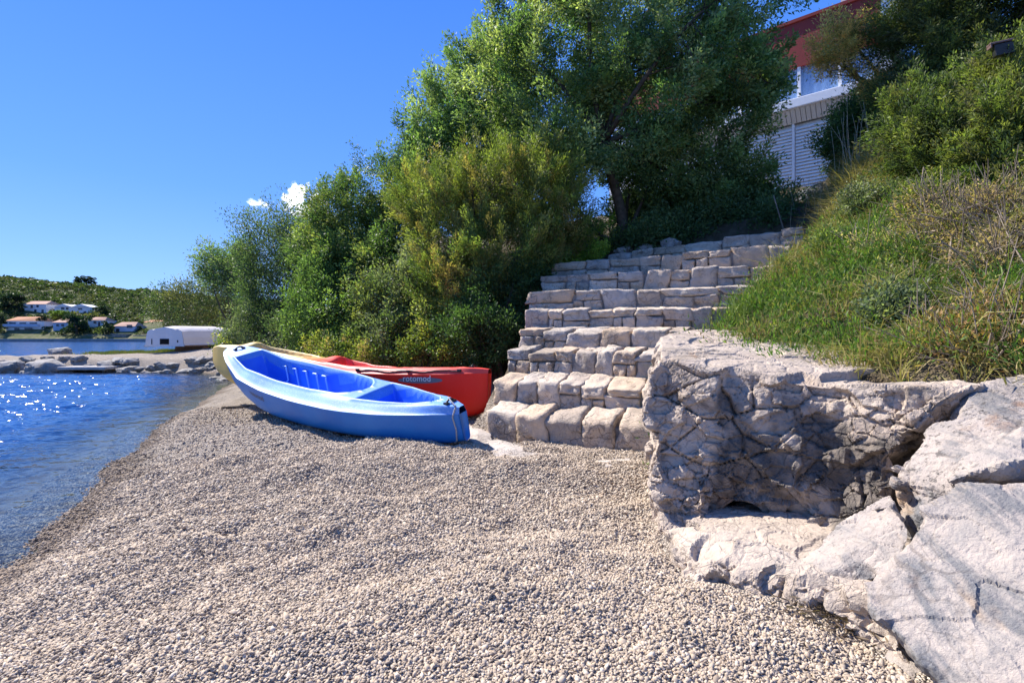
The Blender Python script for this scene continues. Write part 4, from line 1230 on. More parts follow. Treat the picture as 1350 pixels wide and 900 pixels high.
# glazed band with curtains behind
cur = MB(); n_ = 260; ss = np.linspace(s_l + .1, s_r - .1, n_); wv2 = .05 * np.sin(ss * 26) + .03 * np.sin(ss * 9.3)
V = np.concatenate([[hp(a, -.20 + b_, zs_t) for a, b_ in zip(ss, wv2)], [hp(a, -.20 + b_, zr_b - .01) for a, b_ in zip(ss, wv2)]])
i = np.arange(n_ - 1); mk('curtain', V, np.stack([i, i + 1, i + n_ + 1, i + n_], 1), M['curtain'], house, HORG)
sx = ow(1053, 110)[0]
posts = [sx - 5.4, sx - 3.6, sx - 1.8, sx, ow(1107, 100)[0], s_r - .08]
for a, b_ in zip(posts[:-1], posts[1:]):
    w_ = hbox('window', a, b_, zs_t + .002, zs_t + .07, -.12, -.02, M['white_paint'])
    hbox('mullion', a - .045, a + .045, zs_t + .072, zr_b - .004, -.12, -.02, M['white_paint'], w_)
    hbox('pane', a + .05, b_ - .05, zs_t + .075, zr_b - .004, -.08, -.07, M['glass'], w_)
hbox('slab', s_l, s_r + .1, zs_b, zs_t, -.6, .45, M['white_paint'], bw=.02)
# slatted soffit panel below the slab
mb = MB(); sa = s_l
while sa < s_r:
    a0, a1 = sa, min(sa + .14, s_r)
    mb.box8([hp(a0, .32, zs_b - .004), hp(a1 - .018, .32, zs_b - .004), hp(a1 - .018, .28, zs_b - .004), hp(a0, .28, zs_b - .004)][::1] and
            [hp(a0, .06, za_b), hp(a1 - .018, .06, za_b), hp(a1 - .018, .02, za_b), hp(a0, .02, za_b), hp(a0, .36, zs_b - .004), hp(a1 - .018, .36, zs_b - .004), hp(a1 - .018, .32, zs_b - .004), hp(a0, .32, zs_b - .004)])
    sa += .14
mb.build('soffit_panel', M['beige'], house, HORG)
hbox('backing', s_l, s_r, zsh_b, za_b, -.34, -.10, M['louvre'])
# louvred shutters: post, frame and slats
sp = ow(1046, 200)[0]
edges = [sp - 5.2, sp - 3.5, sp - 1.75, sp, ow(1108, 200)[0], s_r]
for a, b_ in zip(edges[:-1], edges[1:]):
    mb = MB(); z = zsh_b + .04
    while z < za_b - .1:
        mb.box8([hp(a + .06, -.02, z), hp(b_ - .02, -.02, z), hp(b_ - .02, -.06, z + .06), hp(a + .06, -.06, z + .06),
                 hp(a + .06, -.005, z + .012), hp(b_ - .02, -.005, z + .012), hp(b_ - .02, -.045, z + .085), hp(a + .06, -.045, z + .085)])
        z += .105
    sh = mb.build('shutter', M['louvre'], house, HORG)
    hbox('shutter_post', a - .035, a + .035, zsh_b, za_b, -.06, .03, M['white_paint'], sh)
hbox('plinth', s_l, s_r, 3.6, zsh_b - .003, -6, .04, M['grey_wall'])
hbox('corner_column', s_r + .02, s_r + .45, zsh_b, ow(1157, -20)[1], -1.2, -.02, M['white_paint'])
hbox('gable', ow(1100, 0)[0], s_r + .1, zr_t + .11, zr_t + 2.2, -4, -1.2, M['beige'])
# low wall stepping down in front of the house
mb = MB(); p = W(1030, 300, 9.8); q = W(1060, 290, 8.9)
# ------------------------------------------------------------------ stone-paved landing wall beyond the top step
a = W(1022, 292, 11.5); b_ = W(1085, 268, 10.2); mb = MB()
mb.box8([a + [0, 0, -1], b_ + [0, 0, -1], b_ + [.2, .4, -1], a + [.2, .4, -1], a + [0, 0, .45], b_ + [0, 0, .45], b_ + [.2, .4, .45], a + [.2, .4, .45]])
o = mb.build('low_wall', M['grey_wall'], None, a); bevel(o, .02, 1); tag(o, 'low grey wall beyond the top of the steps, below the house', 'wall')

# small fixture half hidden in the shrubs at the right edge
M['brown_metal'] = plain('brown_metal', (0.16, 0.10, 0.09), 0.5, 0.4, .15)
c = W(1322, 60, 5.08); lamp = thing('outdoor_fixture', 'small brown box-shaped outdoor fixture half hidden in the juniper at the right edge', 'fixture', c)
ax = np.array([.85, -.5, .0]); ay = np.array([.45, .77, .2]); az = np.array([-.25, -.1, .95])
mb = MB(); mb.box(c - ax * .09 + az * .03, ax * .18, ay * .15, az * .02); mb.box(c - ax * .09, ax * .015, ay * .15, az * .03); bevel(mb.build('cover', M['brown_metal'], lamp, c), .004, 1)
mb = MB(); mb.box(c - ax * .06 - az * .09, ax * .14, ay * .12, az * .115); bevel(mb.build('housing', M['black'], lamp, c), .006, 1)

# ================================================================== far shore with hill and houses
HYD = 262.0
hx = np.linspace(-420, 120, 200); hy = np.concatenate([[HYD - 6, HYD - 2.5, HYD - 2, HYD, HYD + 3], np.linspace(HYD + 6, HYD + 330, 90)])
X, Y = np.meshgrid(hx, hy)
pxs = X / Y * FPX + CX
crest = np.interp(pxs, [-200, 0, 60, 120, 200, 300, 420, 700], [72, 78, 73, 67, 58, 50, 42, 28])     # height above the horizon in the photograph
tt = np.clip((Y - HYD) / 175, 0, 1)
Z = WATER_Z - 1 + np.where(Y < HYD - 2.2, 0, 2.6) + (crest / FPX * (HYD + 175)) * (1 - (1 - tt) ** 1.7) * .985 - np.maximum(Y - HYD - 190, 0) * .25
Z = Z + 1.8 * fbm(np.stack([X.ravel(), Y.ravel(), 0 * X.ravel()], 1) * .03, 8, 4).reshape(X.shape) * sstep(0, .2, tt)
def hillz(x, y):
    i = np.clip(np.searchsorted(hy, y) - 1, 0, len(hy) - 2); j = np.clip(np.searchsorted(hx, x) - 1, 0, len(hx) - 2)
    fx = (x - hx[j]) / (hx[j + 1] - hx[j]); fy = (y - hy[i]) / (hy[i + 1] - hy[i])
    return (Z[i, j] * (1 - fx) + Z[i, j + 1] * fx) * (1 - fy) + (Z[i + 1, j] * (1 - fx) + Z[i + 1, j + 1] * fx) * fy
t = NT('hill_ground', .95, .1)
t.color(t.mix(t.ramp(t.noise(.12, 6, .65), [(.4, 0.0), (.62, 1.0)]), (.055, .075, .025), t.mix(t.ramp(t.noise(.5, 4), [(.4, 0.0), (.6, 1.0)]), (.19, .165, .10), (.10, .115, .04))))
ii = (np.arange(len(hy) - 1)[:, None] * len(hx) + np.arange(len(hx) - 1)[None]).ravel(); n_ = len(hx)
o = mk('hill', np.stack([X.ravel(), Y.ravel(), Z.ravel()], 1), np.stack([ii, ii + 1, ii + n_ + 1, ii + n_], 1), t.m); tag(o, kind='structure')

M['far_white'] = plain('white_render', (.72, .70, .68), .8, .2, .06, .5)
M['far_tile'] = plain('pinkish_roof_tiles', (.42, .25, .18), .85, .2, .2, 2)
M['far_tile2'] = plain('orange_roof_tiles', (.48, .22, .11), .85, .2, .2, 2)
M['far_stone'] = plain('grey_quay_stone', (.26, .25, .23), .9, .2, .3, .6)
M['far_blue'] = plain('blue_grey_wall', (.40, .46, .56), .8, .2, .1, .5)
M['far_dark'] = plain('dark_window', (.03, .04, .06), .3, .5, .2)


def far_house(label, x0, x1, ybase, ytop, yroof, Yd, wins, wall='far_white', roof='far_tile', depth=9, gables=1, balcony=None, rot=0.10):
    a = W(x0, ybase, Yd); b = W(x1, ybase, Yd); zt = W(x0, ytop, Yd)[2]; zr = W(x0, yroof, Yd)[2]
    zb = a[2] - 3.0
    org = (a + b) / 2
    h_ = thing('far_house', label, 'house', org)
    w = b[0] - a[0]; m = MB()
    m.box([a[0], Yd, zb], [w, w * rot, 0], [0, depth, 0], [0, 0, zt - zb]); wl_o = m.build('wall', M[wall], h_, org)
    m = MB()
    for k in range(gables):
        g0 = a[0] - .4 + k * w / gables; g1 = a[0] + (k + 1) * w / gables + .4; e = .5
        y0 = Yd - e + (g0 - a[0]) * rot; y1 = Yd - e + (g1 - a[0]) * rot
        if gables == 1:
            V = [[g0, y0, zt + .02], [g1, y1, zt + .02], [g1, Yd + depth + e, zt + .02], [g0, Yd + depth + e, zt + .02], [g0 + (g1 - g0) * .12, Yd + depth / 2, zr], [g1 - (g1 - g0) * .12, Yd + depth / 2, zr]]
            m.add(V, [[0, 1, 5, 4], [2, 3, 4, 5]]); m.add(V, [[1, 2, 5], [3, 0, 4]]); m.add(V, [[0, 3, 2, 1]])
        else:
            mid = (g0 + g1) / 2
            V = [[g0, y0, zt + .02 * (k + 1)], [mid, (y0 + y1) / 2, zr], [g1, y1, zt + .02 * (k + 1)], [g0, Yd + depth, zt], [mid, Yd + depth, zr], [g1, Yd + depth, zt]]
            m.add(V, [[0, 1, 4, 3], [1, 2, 5, 4]]); m.add(V, [[0, 2, 1], [3, 4, 5]])
    m.build('roof', M[roof], h_, org)
    for (px0, py0, px1, py1) in wins:
        p = W(px0, py1, Yd); q = W(px1, py0, Yd); m = MB()
        m.box([p[0], Yd - .12 + (p[0] - a[0]) * rot, p[2]], [q[0] - p[0], 0, 0], [0, .2, 0], [0, 0, q[2] - p[2]]); m.build('window', M['far_dark'], h_, org)
    if balcony:
        px0, py0, px1, py1 = balcony; p = W(px0, py1, Yd); q = W(px1, py0, Yd); m = MB()
        m.box([p[0], Yd - 1.6, p[2]], [q[0] - p[0], 0, 0], [0, 1.5, 0], [0, 0, q[2] - p[2]]); m.build('balcony', M['far_blue'], h_, org)
    return h_


far_house('white house with pink roof high on the far shore, upper left of the pair', 31, 62, 413, 401, 396, 300, [(41, 402, 44, 406), (49, 402, 52, 405), (46, 408, 49, 412), (56, 408, 59, 412)], rot=-.05)
far_house('wide white house with two low gables on the far hillside', 72, 116, 413, 404.5, 400.5, 300, [(80, 405, 84, 408), (86, 405, 89, 408), (101, 406, 106, 408), (108, 410, 111, 413)], gables=2, roof='far_white', rot=.08)
far_house('low white house with orange roof and blue balcony near the far water', 8, 53, 441, 423, 417, 272, [(12, 425, 20, 428), (24, 425, 32, 428), (36, 425, 45, 428), (18, 432, 24, 437), (30, 432, 40, 437)], roof='far_tile2', balcony=(7, 427, 53, 430.5), rot=.12)
far_house('small house with pale orange roof beside the big dark tree on the far shore', 70, 88, 436, 425, 420, 272, [(74, 427, 77, 430), (80, 427, 83, 430)], wall='far_blue')
far_house('white house with pinkish roof right of the big dark tree on the far shore', 116, 134, 431, 422, 417.5, 278, [(122, 423, 125, 426), (127, 424, 129, 430)], rot=.3)
far_house('blue grey house with brown roof on the right of the far shore', 150, 176, 442, 430, 424, 272, [(166, 428, 173, 432), (153, 433, 157, 437)], wall='far_blue')
far_house('white house with bright orange roof peeping above the upturned boat', 190, 214, 432, 425, 421, 290, [(194, 426, 197, 429), (204, 426, 207, 430)], roof='far_tile2', rot=.2)
m = MB(); a = W(149, 447, 265); m.box([a[0], 264.3, a[2] - 1], [7, 0, 0], [0, 5, 0], [0, 0, 3.4]); org = a
bh = thing('boathouse', 'small stone boathouse with dark opening at the far waterline', 'boathouse', org)
m.build('wall', M['far_stone'], bh, org); m = MB(); m.box([a[0] + 1.6, 264.18, a[2] - .6], [3.6, 0, 0], [0, .1, 0], [0, 0, 2.0]); m.build('opening', M['far_dark'], bh, org)
m = MB(); m.box([a[0] - .4, 263.9, a[2] + 2.42], [7.8, 0, 0], [0, 5.8, 0], [0, 0, .4]); m.build('roof', M['far_stone'], bh, org)
m = MB(); m.box([-420, HYD - 3.4, -1], [540, 0, 0], [0, 2.6, 0], [0, 0, 2.3]); o = m.build('quay_wall', M['far_stone'], None, [-250, HYD - 3.4, -.25]); tag(o, 'long low stone quay wall along the far waterline', 'wall')
m = MB()
for k in range(12):
    x = -262 + k * 13 + g.uniform(-3, 3); m.box([x, HYD + 4, .8], [g.uniform(7, 12), 0, 0], [0, .8, 0], [0, 0, g.uniform(1.4, 3.2)])
o = m.build('terrace_wall', M['far_stone'], None, [-200, HYD + 4, .8]); tag(o, 'broken grey terrace wall just above the far quay', 'wall')

# ================================================================== vegetation
def unit(v): return v / (np.linalg.norm(v, axis=-1, keepdims=True) + 1e-9)


def leaves(C, D, ln, wd_, g, curl=0.0):
    """diamond leaves: centres C, axes D"""
    n = len(C); D = unit(D)
    S = unit(np.cross(D, g.normal(size=(n, 3))))
    ln = np.asarray(ln).reshape(-1, 1) if np.ndim(ln) else ln
    wd_ = np.asarray(wd_).reshape(-1, 1) if np.ndim(wd_) else wd_
    V = np.stack([C - D * ln * .5, C + S * wd_ * .5 - D * ln * .05, C + D * ln * .5, C - S * wd_ * .5 - D * ln * .05], 1)
    F = np.arange(n * 4).reshape(n, 4)
    return V.reshape(-1, 3), F


def L(px, py, Y, rx, ry=None, rd=None):
    """crown lobe from photograph position, distance and pixel radii"""
    k = Y / FPX; ry = ry or rx
    return (W(px, py, Y), np.array([rx * k, (rd or (rx + ry) / 2) * k, ry * k]))


def clumps(lobes, n, g, shell=(.55, 1.0)):
    w = np.array([r[0] * r[1] + r[0] * r[2] + r[1] * r[2] for _, r in lobes]); w /= w.sum()
    k = g.choice(len(lobes), n * 2, p=w)
    c = np.array([l[0] for l in lobes])[k]; r = np.array([l[1] for l in lobes])[k]
    d = unit(g.normal(size=(n * 2, 3)))
    q = g.uniform(shell[0] ** 2, shell[1] ** 2, n * 2) ** .5
    P = c + d * r * q[:, None]
    nz = fbm(P * 1.6, 3, 3)
    P = P + d * r * (nz * .55)[:, None]
    ins = np.zeros(len(P), bool)
    for (lc, lr) in lobes:
        ins |= (((P - lc) / (lr * .62)) ** 2).sum(1) < 1
    keep = ~ins | (g.random(len(P)) < .12)
    keep &= (nz > -.30)
    P, d = P[keep][:n], d[keep][:n]
    return P, d


def crown(name, lobes, ncl, per, ll, lw, pal, seed, parent, org, rc=.28, updir=.35, spread=1.0, elong=1.6, shell=(.55, 1.0), mat=None, orient=.7):
    g = np.random.default_rng(seed)
    P, d = clumps(lobes, ncl, g, shell)
    m = len(P)
    ax = unit(d * .7 + np.array([0, 0, updir]) + g.normal(0, .35, (m, 3)))
    rr = rc * g.uniform(.6, 1.25, m)
    t_ = g.uniform(-1, 1, (m, per))
    off = g.normal(0, .42, (m, per, 3)) * (1.0 - .45 * np.clip(t_, 0, 1))[..., None] * spread
    C = P[:, None] + ax[:, None] * (t_ * elong)[..., None] * rr[:, None, None] * .6 + off * rr[:, None, None]
    D = ax[:, None] * orient + unit(off) * .6 + g.normal(0, .45, (m, per, 3))
    pal = np.asarray(pal, float)
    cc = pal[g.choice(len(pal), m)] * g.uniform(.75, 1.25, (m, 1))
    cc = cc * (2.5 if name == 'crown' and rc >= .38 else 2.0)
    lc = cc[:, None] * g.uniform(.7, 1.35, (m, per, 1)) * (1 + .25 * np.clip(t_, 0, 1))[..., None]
    n = m * per
    s_ = g.uniform(.7, 1.3, n)
    V, F = leaves(C.reshape(-1, 3), D.reshape(-1, 3), ll * s_, lw * s_, g)
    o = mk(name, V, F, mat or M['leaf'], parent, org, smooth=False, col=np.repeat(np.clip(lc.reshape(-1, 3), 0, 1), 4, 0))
    return o, P, d


def limbs(base, P, g, r0, n1=5, n2=40, lean=None, stems=0):
    """trunk forking to limbs that reach into the crown"""
    mb = MB(); base = np.asarray(base, float)
    cen = P.mean(0) if lean is None else np.asarray(lean)
    fork = base * .62 + cen * .38 if lean is None else cen
    q = np.linspace(0, 1, 9)[:, None]
    tr_ = base * (1 - q) + fork * q + np.stack([.06 * np.sin(q[:, 0] * 5), .05 * np.sin(q[:, 0] * 4 + 1), 0 * q[:, 0]], 1) * np.linalg.norm(fork - base) * .6
    mb.tube(tr_, np.linspace(r0, r0 * .72, 9), 10)
    low = P[np.argsort(P[:, 2])[:max(8, len(P) // 3)]]
    for e in low[g.choice(len(low), stems, replace=False)] if stems else []:
        q = np.linspace(0, 1, 10)[:, None]; st = base + g.normal(0, .12, 3) * [1, 1, 0]
        mid = st * .5 + e * .5 + np.array([0, 0, -.25]) + g.normal(0, .15, 3)
        mb.tube((1 - q) ** 2 * st + 2 * q * (1 - q) * mid + q ** 2 * e, np.linspace(r0 * .6, r0 * .12, 10), 8)
    far_ = P[g.choice(len(P), min(n1, len(P)), replace=False)]
    ends = []
    for e in far_:
        mid = fork * .55 + e * .45 + g.normal(0, .12, 3) * np.linalg.norm(e - fork) + np.array([0, 0, .08])
        q = np.linspace(0, 1, 10)[:, None]
        B = (1 - q) ** 2 * tr_[-1] + 2 * q * (1 - q) * mid + q ** 2 * (fork * .12 + e * .88)
        mb.tube(B, np.linspace(r0 * .5, r0 * .14, 10), 7); ends.append(B)
    for e in P[g.choice(len(P), min(n2, len(P)), replace=False)]:
        B = ends[int(np.argmin([np.linalg.norm(b[5] - e) for b in ends]))]
        st = B[int(g.integers(3, 9))]
        q = np.linspace(0, 1, 6)[:, None]
        mid = (st + e) / 2 + g.normal(0, .08, 3) * np.linalg.norm(e - st)
        mb.tube((1 - q) ** 2 * st + 2 * q * (1 - q) * mid + q ** 2 * e, np.linspace(r0 * .13, r0 * .03 + .003, 6), 5, cap=False)
    return mb


def plant(name, label, cat, base, lobes, ncl, per, ll, lw, pal, seed, r0=.06, group=None, tname='trunk', n1=5, n2=40, lean=None, cname='crown', stems=0, **k):
    base = np.asarray(base, float).copy()
    o = thing(name, label, cat, base, group)
    _, P, d = crown(cname, lobes, ncl, per, ll, lw, pal, seed, o, base, **k)
    g = np.random.default_rng(seed + 1)
    limbs(base - [0, 0, .15], P, g, r0, n1, n2, lean, stems).build(tname, M['bark'], o, base, smooth=True)
    return o


def gb(px, Y):
    x = (px - CX) / FPX * Y
    return np.array([x, Y, gz1(x, Y)])


OLIVE = [(.062, .088, .034), (.085, .112, .042), (.115, .140, .062), (.042, .066, .026), (.135, .150, .055)]
OAK = [(.042, .072, .024), (.060, .092, .030), (.085, .115, .038), (.032, .055, .022)]
JUN = [(.075, .098, .022), (.105, .125, .026), (.050, .072, .020), (.140, .145, .035), (.090, .095, .032)]
MACK = [(.048, .075, .025), (.070, .100, .032), (.092, .112, .036), (.120, .130, .040), (.038, .058, .024)]
GREY = [(.060, .075, .040), (.085, .100, .055), (.045, .060, .030), (.105, .115, .065)]
YEL = [(.11, .125, .024), (.08, .105, .024), (.15, .15, .035), (.05, .08, .02)]

# the big tree left of the head of the steps
tb = gb(822, 10.3)
plant('olive_tree', 'big broad evergreen tree with dark forked trunk, at the head of the steps', 'tree', tb,
      [L(740, 50, 11.2, 95, 85), L(850, 15, 10.6, 110, 90), L(945, 65, 10.2, 85, 75), L(992, 95, 9.8, 44, 52), L(865, 125, 10.2, 100, 75), L(950, 165, 10, 66, 58), L(968, 222, 10, 42, 45),
       L(720, 140, 10.8, 85, 75), L(690, 95, 11, 60, 65), L(930, 235, 10.6, 72, 55), L(800, -60, 11, 130, 70), L(880, 245, 11.4, 70, 50), L(800, 190, 11.0, 75, 55), L(940, 270, 10.4, 56, 32), L(745, 205, 10.0, 50, 40), L(850, 200, 9.9, 60, 42), L(905, 60, 9.6, 70, 60)],
      900, 270, .078, .030, OLIVE + OAK[:3], 101, r0=.115, n1=11, n2=110, stems=5, lean=W(800, 190, 10.3), rc=.40, updir=.3, elong=1.7, spread=.72, shell=(.5, 1.04))
plant('evergreen_tree', 'tall dark evergreen tree standing left of and behind the big tree', 'tree', gb(625, 13),
      [L(592, 160, 12.6, 50, 48), L(640, 115, 12.6, 55, 60), L(575, 215, 12.3, 40, 45), L(625, 205, 12.6, 60, 70), L(560, 250, 12.2, 35, 40), L(680, 230, 12.6, 60, 70)],
      460, 210, .085, .032, OAK + OLIVE[:3], 111, r0=.12, n2=50, rc=.40, spread=.75, shell=(.55, 1.05))
plant('juniper', 'big yellow green juniper with upright sprays, left of the upper steps', 'juniper', gb(650, 9.3),
      [L(640, 255, 9.8, 58, 60), L(705, 245, 9.6, 56, 52), L(590, 300, 9.6, 48, 55), L(745, 285, 9.5, 34, 45), L(655, 335, 9.3, 68, 55), L(605, 380, 9.2, 58, 50), L(700, 330, 9.3, 45, 45), L(560, 260, 10.2, 35, 45)],
      760, 240, .060, .014, JUN + [(.15, .12, .04)], 121, r0=.09, n2=50, rc=.27, updir=.9, elong=2.4, orient=1.1, spread=.58, shell=(.7, 1.03))
plant('mastic_bush', 'dark round bush between the juniper and the lower steps', 'bush', gb(665, 8.3),
      [L(655, 400, 8.5, 48, 46), L(640, 445, 8.2, 42, 36), L(690, 385, 8.8, 34, 40), L(610, 440, 8.4, 40, 38), L(672, 445, 8.0, 24, 30)],
      240, 130, .045, .022, [(.030, .055, .018), (.045, .075, .024), (.026, .045, .018)], 131, rc=.22, cname='foliage', tname='stems')
plant('mastic_bush', 'tall mid green bush behind the far half of the red kayak', 'bush', gb(500, 12),
      [L(500, 250, 12.6, 44, 48), L(468, 285, 12.4, 46, 44), L(520, 300, 11.8, 42, 48), L(435, 285, 12.8, 34, 36), L(425, 335, 12.2, 34, 40), L(520, 350, 11.2, 50, 50), L(465, 345, 11.8, 48, 48), L(545, 220, 12.8, 28, 32)],
      560, 160, .065, .028, MACK + OAK[:2], 141, rc=.32, spread=.75, cname='foliage', tname='stems', shell=(.6, 1.05))
plant('mastic_bush', 'grey green leafy bush with yellowing tips behind the red hump of the kayak', 'bush', gb(520, 9.9),
      [L(545, 395, 9.9, 46, 50), L(500, 415, 10, 44, 45), L(580, 430, 9.3, 42, 44), L(530, 448, 9.3, 50, 32), L(560, 350, 10.1, 34, 40)],
      300, 130, .055, .026, GREY + MACK[1:4], 151, rc=.24, cname='foliage', tname='stems', shell=(.7, 1.02))
plant('mastic_bush', 'bright mid green bush above the yellow end of the kayak', 'bush', gb(430, 11.2),
      [L(430, 400, 11.2, 40, 50), L(415, 430, 10.8, 36, 38), L(455, 425, 10.6, 40, 40), L(440, 360, 11.6, 36, 40), L(470, 450, 10.0, 34, 28)],
      380, 130, .055, .024, [(.066, .105, .030), (.088, .125, .036), (.050, .082, .028)], 161, rc=.25, cname='foliage', tname='stems', shell=(.7, 1.02))
plant('buckthorn', 'thin dark bush with wispy upright shoots against the sky', 'bush', gb(355, 14),
      [L(345, 330, 14, 36, 38), L(372, 310, 14, 24, 34), L(354, 380, 13.6, 32, 42), L(370, 410, 13.4, 40, 46), L(358, 425, 13.2, 24, 36), L(400, 338, 13.6, 24, 46), L(414, 314, 13.6, 24, 28), L(410, 365, 13.0, 30, 40)],
      420, 120, .070, .024, [(.035, .055, .024), (.050, .075, .030), (.060, .075, .035)], 171, rc=.36, updir=.9, elong=2.2, cname='foliage', tname='stems', n2=60, shell=(.55, 1.05))
plant('buckthorn', 'dense dark grey bush behind the bow of the blue kayak', 'bush', gb(330, 12.6),
      [L(345, 440, 12.6, 44, 30), L(390, 445, 11.6, 42, 28), L(330, 452, 13, 20, 20)],
      150, 120, .060, .024, GREY + [(.035, .055, .024)], 176, rc=.26, cname='foliage', tname='stems', shell=(.7, 1.02))
plant('evergreen_tree', 'small pale leaved tree above the upturned boat', 'tree', gb(322, 19),
      [L(286, 358, 19, 20, 28), L(312, 366, 19, 20, 28), L(275, 345, 19, 12, 16), L(310, 350, 18.5, 18, 22)],
      150, 100, .10, .035, OAK[:3] + GREY[:2], 181, rc=.42, n2=25)
plant('mastic_bush', 'brownish dark bush behind the upturned boat, nearest the far water', 'bush', gb(240, 31),
      [L(232, 402, 31, 26, 26), L(262, 398, 31, 26, 30), L(213, 412, 31, 14, 14), L(288, 400, 32, 24, 36), L(302, 425, 32, 20, 26)],
      170, 90, .15, .05, [(.050, .060, .025), (.035, .055, .022), (.070, .070, .030)], 191, rc=.6, cname='foliage', tname='stems', n2=20)
plant('bush', 'bright yellow green low bush under the trunk of the big tree', 'bush', gb(768, 9.9),
      [L(770, 335, 9.9, 26, 20), L(748, 345, 9.7, 18, 14), L(795, 318, 10.6, 34, 34)],
      130, 110, .05, .022, [(.16, .22, .03), (.12, .19, .03), (.20, .24, .04)], 201, rc=.18, cname='foliage', tname='stems', r0=.03)
plant('mastic_bush', 'dark shaded bush filling the ground behind the trunk of the big tree', 'bush', gb(930, 11.4),
      [L(900, 285, 11.6, 60, 36), L(965, 285, 10.8, 60, 30), L(1005, 275, 10.6, 34, 26), L(850, 290, 11.8, 40, 34), *[L(px_, py_, hit(px_, py_ + 8) - .05, r_, 13) for px_, py_, r_ in ((835, 318, 26), (870, 312, 30), (905, 306, 30), (940, 300, 30), (975, 292, 28), (1005, 284, 26), (1030, 276, 18), (890, 300, 30), (960, 285, 30))]],
      620, 130, .07, .028, [(.045, .07, .026), (.065, .09, .034)], 211, rc=.3, cname='foliage', tname='stems')
plant('bush', 'young yellow leaved shrub in front of the dark hedge behind the red kayak', 'shrub', gb(560, 8.7),
      [L(560, 450, 8.7, 22, 26), L(590, 462, 8.4, 18, 16), L(540, 466, 8.6, 16, 12), L(575, 425, 8.9, 14, 22)],
      90, 70, .05, .024, YEL, 221, rc=.17, cname='foliage', tname='stems', r0=.02)
plant('bush', 'low grassy yellow green shrub behind the middle of the red kayak', 'shrub', gb(455, 9.4),
      [L(450, 462, 9.4, 34, 16), L(490, 468, 9.0, 24, 12), L(420, 455, 9.8, 20, 14)],
      80, 80, .06, .018, YEL + [(.20, .15, .07)], 226, rc=.18, cname='foliage', tname='stems', r0=.02)
plant('bush', 'small dark leafy bush beside the wooden blocks of the upturned boat', 'shrub', gb(300, 19.5),
      [L(308, 456, 19, 14, 14), L(300, 468, 18.5, 10, 9), L(316, 462, 18, 14, 16)],
      70, 80, .09, .035, MACK[:3] + [(.30, .26, .02)], 231, rc=.32, cname='foliage', tname='stems', r0=.03)

# right of the steps
plant('juniper', 'tall dark juniper filling the top right corner beside the house', 'juniper', gb(1290, 7.6),
      [L(1222, 55, 8.2, 50, 60), L(1290, 30, 7.8, 80, 70), L(1250, 110, 7.8, 66, 60), L(1330, 95, 7.3, 60, 70), L(1212, 115, 8.3, 30, 50), L(1225, 0, 8.4, 56, 44), L(1350, 10, 7.4, 60, 60), L(1300, -40, 7.6, 90, 50), L(1350, -30, 7.2, 70, 50), L(1300, 170, 7.6, 70, 50), L(1225, 170, 8.0, 44, 44), L(1205, 185, 8.2, 24, 34)],
      900, 260, .054, .015, [(.044, .060, .020), (.064, .080, .022), (.036, .050, .018), (.085, .090, .026), (.056, .066, .032)], 241, r0=.10, n1=8, n2=90, rc=.30, updir=.35, elong=2.1, orient=1.0, spread=.62, shell=(.5, 1.05))
plant('juniper', 'yellow green juniper at the right edge, overhanging the grassy bank', 'juniper', gb(1300, 5.3),
      [L(1215, 190, 5.9, 42, 42), L(1262, 195, 5.5, 48, 44), L(1325, 180, 5.2, 50, 56), L(1290, 140, 5.8, 50, 40), L(1345, 235, 4.9, 36, 36), L(1210, 150, 6.1, 30, 30), L(1300, 225, 5.1, 34, 26), L(1335, 110, 5.4, 40, 40)],
      720, 260, .046, .013, [(.046, .064, .020), (.066, .084, .022), (.034, .048, .018), (.085, .095, .026), (.066, .066, .028)], 251, r0=.07, n1=7, n2=70, rc=.22, updir=.5, elong=2.2, orient=1.0, spread=.6, shell=(.6, 1.03))
plant('juniper', 'brownish juniper branch reaching out before the red cladding of the house', 'juniper', gb(1175, 9.0),
      [L(1098, 60, 8.8, 22, 36), L(1115, 42, 8.8, 26, 18), L(1118, 88, 8.8, 16, 20), L(1150, 118, 8.7, 20, 14), L(1092, 88, 8.8, 12, 12), L(1175, 125, 8.6, 22, 26)],
      110, 170, .05, .014, [(.36, .22, .07), (.27, .20, .06), (.42, .27, .09), (.15, .14, .045)], 261, r0=.06, n2=30, rc=.20, updir=.5, elong=1.8, lean=W(1170, 120, 8.8))
plant('mastic_bush', 'dark green shrub in front of the white shutters of the house', 'bush', gb(1130, 9.8),
      [L(1132, 180, 9.8, 34, 40), L(1150, 215, 9.4, 30, 34), L(1142, 150, 9.8, 24, 22)],
      330, 120, .055, .024, [(.028, .055, .022), (.042, .075, .028), (.06, .09, .035)], 271, r0=.05, rc=.26, cname='foliage', tname='stems', shell=(.5, 1.05))
for lb_, px_, py_, r_, sd_, pl_ in [('blue green leafy shrub low on the crest of the grassy bank', 1150, 262, 34, 601, GREY), ('small olive shrub in the middle of the grassy bank', 1105, 318, 24, 602, MACK),
                                    ('low grey green shrub in the grass near the huge boulder', 1175, 405, 26, 603, GREY), ('yellowing shrub in the grass below the juniper', 1228, 262, 30, 604, JUN)]:
    Y_ = hit(px_, py_ + r_ * .5)
    plant('bush', lb_, 'shrub', gb(px_, Y_), [L(px_, py_, Y_, r_, r_ * .6), L(px_ + r_ * .7, py_ + 6, Y_ - .15, r_ * .7, r_ * .5), L(px_ - r_ * .6, py_ + 8, Y_ - .1, r_ * .6, r_ * .45)], 110, 90, .034, .014, pl_, sd_, r0=.015, rc=.12,
          cname='foliage', tname='stems', updir=.5, n2=25)
# dry brown brush under the right-hand juniper
g = np.random.default_rng(5)


